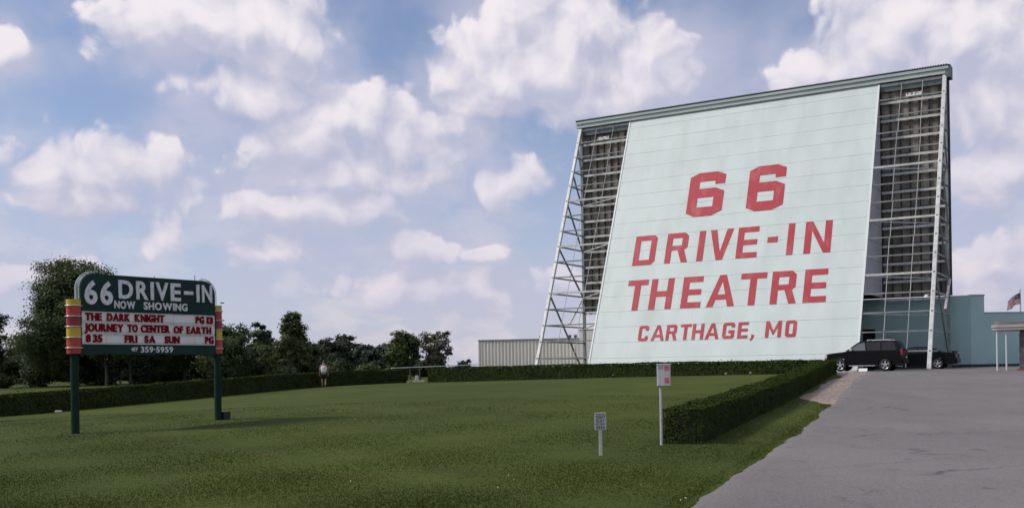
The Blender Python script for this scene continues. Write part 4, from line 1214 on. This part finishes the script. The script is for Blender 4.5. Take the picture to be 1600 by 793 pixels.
for i in range(5):
    for j in range(4): o = link('glass_block', gb, None, wn); o.location = (1.805 + i * .214, .585, .955 + j * .19)
MB().box(1.2, 4.8, .38, .60, -.1, .09).build('red_kerb', mat('red_kerb_paint', (.28, .04, .045), (.2, .03, .035), scale=5, rough=.7), booth, bevel=.02)

# ------------------------------------------------------------------ flag on pole
fpx, fpy = 44.76, 90.0
g = float(gz(fpx, fpy))
fl = thing('flag_pole', 'striped flag hanging from a tall pole beyond the teal wall', 'flag', (fpx, fpy, g))
MB().tube([(0, 0, -.2), (0, 0, 7.75 - g)], .045, 8).build('pole', M_STEEL, fl, smooth=True)
MB().lathe([(0, -.06), (.05, -.05), (.07, 0), (.05, .05), (0, .07)], 8, c=(0, 0, 7.8 - g)).build('finial', M_CHROME, fl, smooth=True)
NR, NC = 26, 30
mb = MB(); top_z = 7.6 - g


def flag_pt(i, j):      # i along the fly, j down the hoist
    s, h = i / NC, j / NR
    x = -.04 - 1.12 * s + .05 * math.sin(s * 7 + h * 2); y = -.16 * math.sin(s * 9 + h * 1.5) * s ** .5
    z = top_z - 1.0 * h * (1 - .18 * s) - .82 * s ** 1.25 + .05 * math.sin(s * 8) * s
    return Vector((x, y, z))


for j in range(NR + 1):
    for i in range(NC + 1): mb.v.append(tuple(flag_pt(i, j)))
for j in range(NR):
    for i in range(NC):
        mb.f.append((j * (NC + 1) + i, j * (NC + 1) + i + 1, (j + 1) * (NC + 1) + i + 1, (j + 1) * (NC + 1) + i))
        mb.mi.append(2 if (i < 12 and j < 14) else (0 if (j // 2) % 2 == 0 else 1))
flag = mb.build('flag', [mat('flag_red', (.5, .02, .04), rough=.8, trans=.45), mat('flag_white', (.85, .82, .82), rough=.8, trans=.45), mat('flag_blue', (.03, .035, .11), rough=.8)], fl, smooth=True)
mb = MB()
for rj in range(9):
    for ri in range(6 if rj % 2 == 0 else 5):
        i = 1 + ri * 2 + (0 if rj % 2 == 0 else 1); j = 1.2 + rj * 1.45
        p = flag_pt(i, j); q = flag_pt(i + .8, j); r2 = flag_pt(i, j + .8); nn = (q - p).cross(r2 - p).normalized()
        for sg in (1, -1): mb.add([p + nn * .006 * sg, q + nn * .006 * sg, q + (r2 - p) + nn * .006 * sg, r2 + nn * .006 * sg], [(0, 1, 2, 3)])
mb.build('stars', MATS['flag_white'], flag)

# ------------------------------------------------------------------ person walking along the hedge
def skin_mesh(name, joints, edges, m, parent, root_i=0, sub=2):
    me = bpy.data.meshes.new(name); me.from_pydata([j[:3] for j in joints], edges, []); me.materials.append(m)
    o = link(name, me, None, parent)
    sk = o.modifiers.new('skin', 'SKIN'); sk.use_smooth_shade = True
    lay = me.skin_vertices[0].data if me.skin_vertices else None
    if lay is None:
        bm = bmesh.new(); bm.from_mesh(me); bm.verts.layers.skin.verify(); bm.to_mesh(me); bm.free(); lay = me.skin_vertices[0].data
    for i, j in enumerate(joints):
        rx = j[3]; lay[i].radius = (rx, j[4] if len(j) > 4 else rx); lay[i].use_root = (i == root_i)
    ss = o.modifiers.new('sub', 'SUBSURF'); ss.levels = sub; ss.render_levels = sub
    return o


pgx, pgy = -11.96, 65.0
g = float(gz(pgx, pgy))
ps = thing('person', 'person in a white sleeveless top and dark shorts walking away beside the hedge', 'person', (pgx, pgy, g), R(12))
M_SKIN = mat('skin', (.36, .20, .15), (.31, .17, .125), scale=8, rough=.55)
J = [(0, 0, .90, .135, .105), (0, -.01, 1.08, .125, .09), (0, 0, 1.25, .15, .10), (0, .01, 1.38, .10, .075), (0, .03, 1.45, .052, .052), (0, .05, 1.53, .075, .085), (0, .045, 1.61, .072, .085), (0, .13, 1.545, .014),
     (-.17, 0, 1.355, .055), (-.245, -.03, 1.10, .042), (-.25, .06, .88, .030), (-.25, .09, .80, .036),
     (.17, 0, 1.355, .055), (.25, .03, 1.10, .042), (.275, -.03, .88, .030), (.28, -.03, .80, .036),
     (-.09, 0, .82, .085), (-.10, .05, .48, .058), (-.10, -.03, .09, .038), (-.10, .10, .035, .034),
     (.09, 0, .82, .085), (.10, .02, .48, .058), (.10, -.16, .14, .038), (.10, -.08, .035, .034)]
E_ = [(0, 1), (1, 2), (2, 3), (3, 4), (4, 5), (5, 6), (5, 7), (3, 8), (8, 9), (9, 10), (10, 11), (3, 12), (12, 13), (13, 14), (14, 15), (0, 16), (16, 17), (17, 18), (18, 19), (0, 20), (20, 21), (21, 22), (22, 23)]
for hx, hy in ((-.25, .09), (.28, -.03)):        # fingers and thumb
    b0 = 11 if hx < 0 else 15
    for k in range(4):
        J.append((hx + (k - 1.5) * .002, hy + (k - 1.5) * .019, .755, .0095)); E_.append((b0, len(J) - 1)); J.append((hx + .006, hy + (k - 1.5) * .019 + .004, .70 + abs(k - 1.5) * .008, .008)); E_.append((len(J) - 2, len(J) - 1))
    J.append((hx, hy + .045, .765, .010)); E_.append((b0, len(J) - 1))
skin_mesh('body', J, E_, M_SKIN, ps)
skin_mesh('top', [(0, 0, .88, .205, .165), (0, -.01, 1.08, .20, .16), (0, 0, 1.24, .225, .165), (0, .005, 1.37, .17, .12)], [(0, 1), (1, 2), (2, 3)], mat('white_top', (.80, .75, .76), (.74, .69, .7), scale=6, rough=.8), ps)
skin_mesh('shorts', [(0, 0, .90, .15, .115), (-.09, 0, .80, .105), (-.10, .04, .50, .085), (.09, 0, .80, .105), (.10, .015, .50, .085)], [(0, 1), (1, 2), (0, 3), (3, 4)], mat('dark_shorts', (.012, .012, .014), rough=.85), ps)
skin_mesh('hair', [(0, .035, 1.56, .074, .088), (0, .03, 1.625, .076, .09)], [(0, 1)], mat('dark_hair', (.03, .022, .018), rough=.7), ps)
for x, y in ((-.10, .06), (.10, -.10)):
    MB().box(x - .045, x + .045, y - .12, y + .13, .0, .085).build('shoe', mat('dark_shoe', (.05, .05, .05), rough=.7), ps, bevel=.03)

# ------------------------------------------------------------------ trees
M_BARK = mat('bark', (.055, .045, .038), (.035, .03, .026), scale=6, rough=.95, stretch=(1, 1, .25), bump=.5)
FOL = {
    'mid': mat('leaf_mid_green', (.090, .125, .042), (.062, .092, .032), scale=.35, rough=.6, island=.28, trans=.4, spec=.25),
    'warm': mat('leaf_warm_green', (.100, .132, .044), (.072, .10, .034), scale=.35, rough=.6, island=.28, trans=.4, spec=.25),
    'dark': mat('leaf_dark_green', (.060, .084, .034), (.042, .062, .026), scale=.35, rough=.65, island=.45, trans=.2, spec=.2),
    'blue': mat('leaf_far_green', (.065, .084, .055), (.048, .064, .044), scale=.2, rough=.7, island=.35, trans=.2, spec=.2),
    'olive': mat('leaf_olive', (.16, .155, .105), (.12, .12, .08), scale=.4, rough=.6, island=.5, trans=.25, spec=.25),
}


def tree(name, label, px, Y, top_y, w_px, fol, seed, base=.18, leaf=.22, nclump=110, per=110, sparse=.0, shape='round', cat='tree', group=None, lean=0):
    rng = np.random.default_rng(seed); x = (px - 800) / 1600.0 * Y; g = float(gz(x, Y))
    yh = 574 - .015 * (px - 800); H = EYE + (yh - top_y) / 1600.0 * Y - g; W = w_px / 1600.0 * Y
    t = thing(name, label, cat, (x, Y, g), 0, group)
    # main masses of the crown
    nm = 7 if shape != 'bush' else 5; cz0 = base * H; masses = []
    for k in range(nm):
        f = (k + .5) / nm; z = cz0 + (H - cz0) * (.12 + .80 * f)
        if shape == 'round': rr = W / 2 * math.sin(math.pi * min(max(.22 + .62 * f, 0), 1)) ** .8
        elif shape == 'column': rr = W / 2 * (1.0 - .65 * f ** 1.6) * (.75 + .25 * min(1, f * 4))
        elif shape == 'vase': rr = W / 2 * (.55 + .55 * f) * (1 if f < .8 else .75)
        else: rr = W / 2 * (1 - .55 * f)
        a = rng.uniform(0, 6.28); off = rng.uniform(.15, .5) * rr
        masses.append((off * math.cos(a) + lean * f, off * math.sin(a) * .8, z, rr * rng.uniform(.62, .9), (H - cz0) * rng.uniform(.13, .2)))
        masses.append((-off * math.cos(a) * 1.1 + lean * f, -off * math.sin(a) * .8, z + rng.normal(0, .04) * H, rr * rng.uniform(.5, .75), (H - cz0) * rng.uniform(.11, .17)))
    # clumps on and in those masses
    C = []
    per_m = max(2, nclump // len(masses))
    for (mx, my, mz, r_, rz_) in masses:
        v = rng.normal(size=(per_m, 3)); v /= np.linalg.norm(v, axis=1, keepdims=True); q = rng.uniform(.45, 1.0, (per_m, 1)) ** .6
        C.append(np.array([mx, my, mz]) + v * q * np.array([r_, r_, rz_ * 1.25]))
    C = np.concatenate(C); C[:, 2] = np.clip(C[:, 2], cz0 * .7, H * .985)
    if sparse: C = C[rng.uniform(size=len(C)) > sparse]
    cr = rng.uniform(.55, 1.15, len(C)) * W / 10.5
    P = []
    for c, r_ in zip(C, cr):
        k = int(per * 1.35 * rng.uniform(.6, 1.3)); v = rng.normal(size=(k, 3)) * np.array([.62, .62, .42]); P.append(c + v * r_)
    P = np.concatenate(P); P = P[P[:, 2] > .05]
    ctr = np.array([lean * .5, 0, (H + cz0) / 2]); up = P - ctr; up /= np.linalg.norm(up, axis=1, keepdims=True) + 1e-6; up[:, 2] += .35
    V, F = leaf_quads(P, leaf, rng, up, .5)
    tag(link('crown', np_mesh('crown', V, F, FOL[fol]), None, t), kind='stuff')
    # trunk and limbs
    mb = MB(); r0 = max(.09, H * .022); th = H * (.72 if shape != 'bush' else .4)
    pts = [(lean * f * .6 + .12 * math.sin(f * 5 + seed), .1 * math.sin(f * 4), th * f - .1 * (f == 0)) for f in np.linspace(0, 1, 7)]
    mb.tube(pts, [r0 * (1.25 if i == 0 else 1) * (1 - .75 * i / 6) for i in range(7)], 8)
    ends = C[rng.choice(len(C), min(len(C), 16 if shape != 'bush' else 8), replace=False)]
    for e in ends:
        f = min(.95, max(.18, (e[2] / th) * .62)); i = f * 6; p0 = Vector(pts[int(i)]).lerp(Vector(pts[min(6, int(i) + 1)]), i - int(i)); e = Vector(e)
        mid = p0.lerp(e, .5) + Vector((0, 0, -.04 * H)); mb.tube([p0, mid, e], [r0 * .38, r0 * .24, r0 * .08], 5)
    mb.build('trunk', M_BARK, t, smooth=True)
    return t


tree('broadleaf_tree', 'tallest broad tree, rising behind the left end of the marquee', 116, 105, 409, 156, 'mid', 11, base=.08, nclump=460, per=170, leaf=.21)
tree('broadleaf_tree', 'dark tree cut off by the left edge of the picture', -14, 100, 482, 62, 'dark', 12, base=.2, nclump=90, per=60, sparse=.15)
tree('broadleaf_tree', 'low rounded tree at the lower left side of the tallest tree', 48, 112, 522, 110, 'mid', 13, base=.08, nclump=150, per=70)
tree('shade_tree', 'tree with bare lower trunk under the left half of the marquee', 165, 97, 470, 120, 'mid', 14, base=.36, nclump=170, per=70)
tree('shade_tree', 'tree with bare lower trunk under the middle of the marquee', 204, 98, 480, 120, 'mid', 15, base=.34, nclump=170, per=70)
tree('shade_tree', 'tree filling the space under the right half of the marquee', 290, 101, 492, 120, 'dark', 16, base=.22, nclump=170, per=70)
tree('broadleaf_tree', 'rounded green tree just right of the marquee column', 352, 96, 509, 100, 'mid', 17, base=.08, nclump=190, per=80)
tree('clumpy_tree', 'dark clumpy tree top between the rounded tree and the upright one', 410, 122, 506, 50, 'dark', 18, base=.35, nclump=70, per=80, sparse=.2, leaf=.34)
tree('broadleaf_tree', 'low green tree before the dark clumpy tree', 412, 102, 541, 74, 'mid', 19, base=.06, nclump=110, per=70)
tree('upright_tree', 'upright leafy tree, tallest between the marquee and the person', 460, 100, 491, 74, 'warm', 20, base=.06, nclump=260, per=100, shape='column')
tree('distant_tree', 'distant dark tree right of the upright tree, above the walking person', 512, 150, 531, 66, 'blue', 21, base=.1, nclump=110, per=60, leaf=.42)
tree('distant_tree', 'distant dark tree with the highest top right of the walking person', 537, 155, 527, 52, 'blue', 22, base=.1, nclump=100, per=60, leaf=.42)
tree('distant_tree', 'distant low dark tree halfway between the person and the hedge gap', 568, 152, 540, 60, 'blue', 23, base=.1, nclump=100, per=60, leaf=.42)
tree('distant_tree', 'distant low dark tree touching the bushy tree by the hedge gap', 597, 150, 544, 48, 'blue', 24, base=.1, nclump=90, per=60, leaf=.42)
tree('bushy_tree', 'dense dark green bushy tree left of the hedge gap', 628, 98, 521, 66, 'mid', 25, base=.06, nclump=170, per=75, shape='vase')
tree('sparse_tree', 'loose grey-green tree with thin foliage above the hedge gap', 682, 100, 519, 54, 'olive', 26, base=.1, nclump=120, per=42, sparse=.1, shape='vase', leaf=.24)
tree('distant_tree', 'tiny distant tree low on the skyline left of the corrugated building', 724, 190, 563, 26, 'blue', 27, base=.1, nclump=40, per=40, leaf=.5)
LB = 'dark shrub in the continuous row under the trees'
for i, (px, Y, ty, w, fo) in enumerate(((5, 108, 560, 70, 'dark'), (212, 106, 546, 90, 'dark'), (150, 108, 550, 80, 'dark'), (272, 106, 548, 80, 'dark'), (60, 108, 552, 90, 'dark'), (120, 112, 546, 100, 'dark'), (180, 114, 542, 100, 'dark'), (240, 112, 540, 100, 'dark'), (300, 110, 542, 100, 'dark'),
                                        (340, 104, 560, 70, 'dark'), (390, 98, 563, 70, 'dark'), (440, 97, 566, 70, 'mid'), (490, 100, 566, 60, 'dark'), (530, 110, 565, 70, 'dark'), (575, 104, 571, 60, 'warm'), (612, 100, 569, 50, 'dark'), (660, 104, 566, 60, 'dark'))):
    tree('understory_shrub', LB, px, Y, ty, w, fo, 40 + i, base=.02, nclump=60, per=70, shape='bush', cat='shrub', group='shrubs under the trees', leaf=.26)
# a far wood that reads as one mass
rng = np.random.default_rng(77); n = 26000
X = rng.uniform(-130, -14, n); tops = 4.2 + 1.6 * np.sin(X * .21) + 1.0 * np.sin(X * .53 + 1) + .5 * np.sin(X * 1.7) - np.clip((X + 40) / 26, 0, 1) * 2.4
Yw = 175 + rng.normal(0, 2.0, n); Zw = gz(X, Yw) + tops * rng.uniform(0, 1, n) ** .7
V, F = leaf_quads(np.stack([X, Yw, Zw], -1), .55, rng, None)
tag(link('far_wood', np_mesh('far_wood', V, F, FOL['blue'])), 'far dark wood along the skyline behind the trees', 'wood', kind='stuff')

# ------------------------------------------------------------------ grass, flecks and gravel
M_GRASS = mat('grass_blade', (.075, .096, .019), (.050, .070, .015), scale=.14, rough=.95, island=.10, trans=.2, spec=.03)


def hedge_clear(X, Y):
    d = Vector((13.5, 34.25)); L = d.length
    ox, oy = X - 3.42, Y - 20.75; along = (ox * d.x + oy * d.y) / L; across = (ox * d.y - oy * d.x) / L
    return ~((np.abs(across) < .36) & (along > 0.05) & (along < L))


def blades(n, y0, y1, xf0, xf1, p, hmin, hmax, wid, seed, clump=False):
    rng = np.random.default_rng(seed); u = rng.uniform(0, 1, n); q = 1 - p
    Y = (y0 ** q + u * (y1 ** q - y0 ** q)) ** (1 / q); a, b = xf0(Y), xf1(Y); X = a + (b - a) * rng.uniform(0, 1, n)
    k = hedge_clear(X, Y) & ~((Y > 29.5) & (X > grav_left(Y) + rng.exponential(.22, n) - .05)); X, Y = X[k], Y[k]; n = len(X)
    Zg = gz(X, Y); h = rng.uniform(hmin, hmax, n) * (.75 + .35 * np.sin(X * 1.3) * np.sin(Y * .9)); th = rng.uniform(0, 6.283, n); w = wid * (1 + Y / 30.0) * .5
    ln = rng.normal(0, .45, (n, 2)) * h[:, None]
    B = np.stack([X, Y, Zg - .005], -1); D = np.stack([np.cos(th) * w, np.sin(th) * w, 0 * th], -1)
    V = np.empty((n, 3, 3)); V[:, 0] = B - D; V[:, 1] = B + D; V[:, 2] = B + np.c_[ln, h]
    return V.reshape(-1, 3), np.arange(n * 3).reshape(n, 3)


V1, F1 = blades(230000, 10.5, 40, lambda y: -.54 * y, lambda y: np.minimum(road_left(y) - .03, .56 * y), 1.5, .012, .036, .012, 5)
V2, F2 = blades(2600, 10.5, 36, lambda y: road_left(y) - .28, lambda y: road_left(y) + .10, 1.2, .03, .075, .010, 6)
tag(link('lawn_grass', np_mesh('lawn_grass', np.r_[V1, V2], np.r_[F1, F2 + len(V1)], M_GRASS)), 'short mown grass covering the lawn', 'grass', kind='stuff')
rng = np.random.default_rng(9); n = 110
Y = rng.uniform(11, 34, n); X = np.where(rng.uniform(size=n) < .55, road_left(Y) - rng.exponential(1.6, n) - .1, rng.uniform(-.5, .25, n) * Y); X = np.minimum(X, road_left(Y) - .08)
V, F = leaf_quads(np.stack([X, Y, gz(X, Y) + .045], -1), .022, rng, np.tile([0, 0, 1.0], (n, 1)))
tag(link('white_flecks', np_mesh('white_flecks', V, F, mat('white_fleck', (.6, .6, .55), rough=.8))), 'scattered tiny white flecks in the grass', 'flecks', kind='stuff')
n = 5000; Y = rng.uniform(34, 62, n); X = grav_left(Y) + (road_left(Y) + .5 - grav_left(Y)) * rng.beta(1.2, 1.2, n)
s = rng.uniform(.008, .03, n)[:, None]; P = np.stack([X, Y, gz(X, Y) + .028], -1)
oc = np.array([(1, 0, 0), (-1, 0, 0), (0, 1, 0), (0, -1, 0), (0, 0, .7), (0, 0, -.7)]); V = (P[:, None, :] + oc[None] * s[:, None, :] * rng.uniform(.6, 1.4, (n, 6, 1))).reshape(-1, 3)
tf = np.array([(0, 2, 4), (2, 1, 4), (1, 3, 4), (3, 0, 4)]); F = (np.arange(n)[:, None, None] * 6 + tf[None]).reshape(-1, 3)
tag(link('gravel_stones', np_mesh('gravel_stones', V, F, mat('pebble', (.30, .26, .24), (.2, .17, .15), scale=30, rough=.9, island=.4))), 'loose pinkish gravel stones beside the drive', 'gravel', kind='stuff')
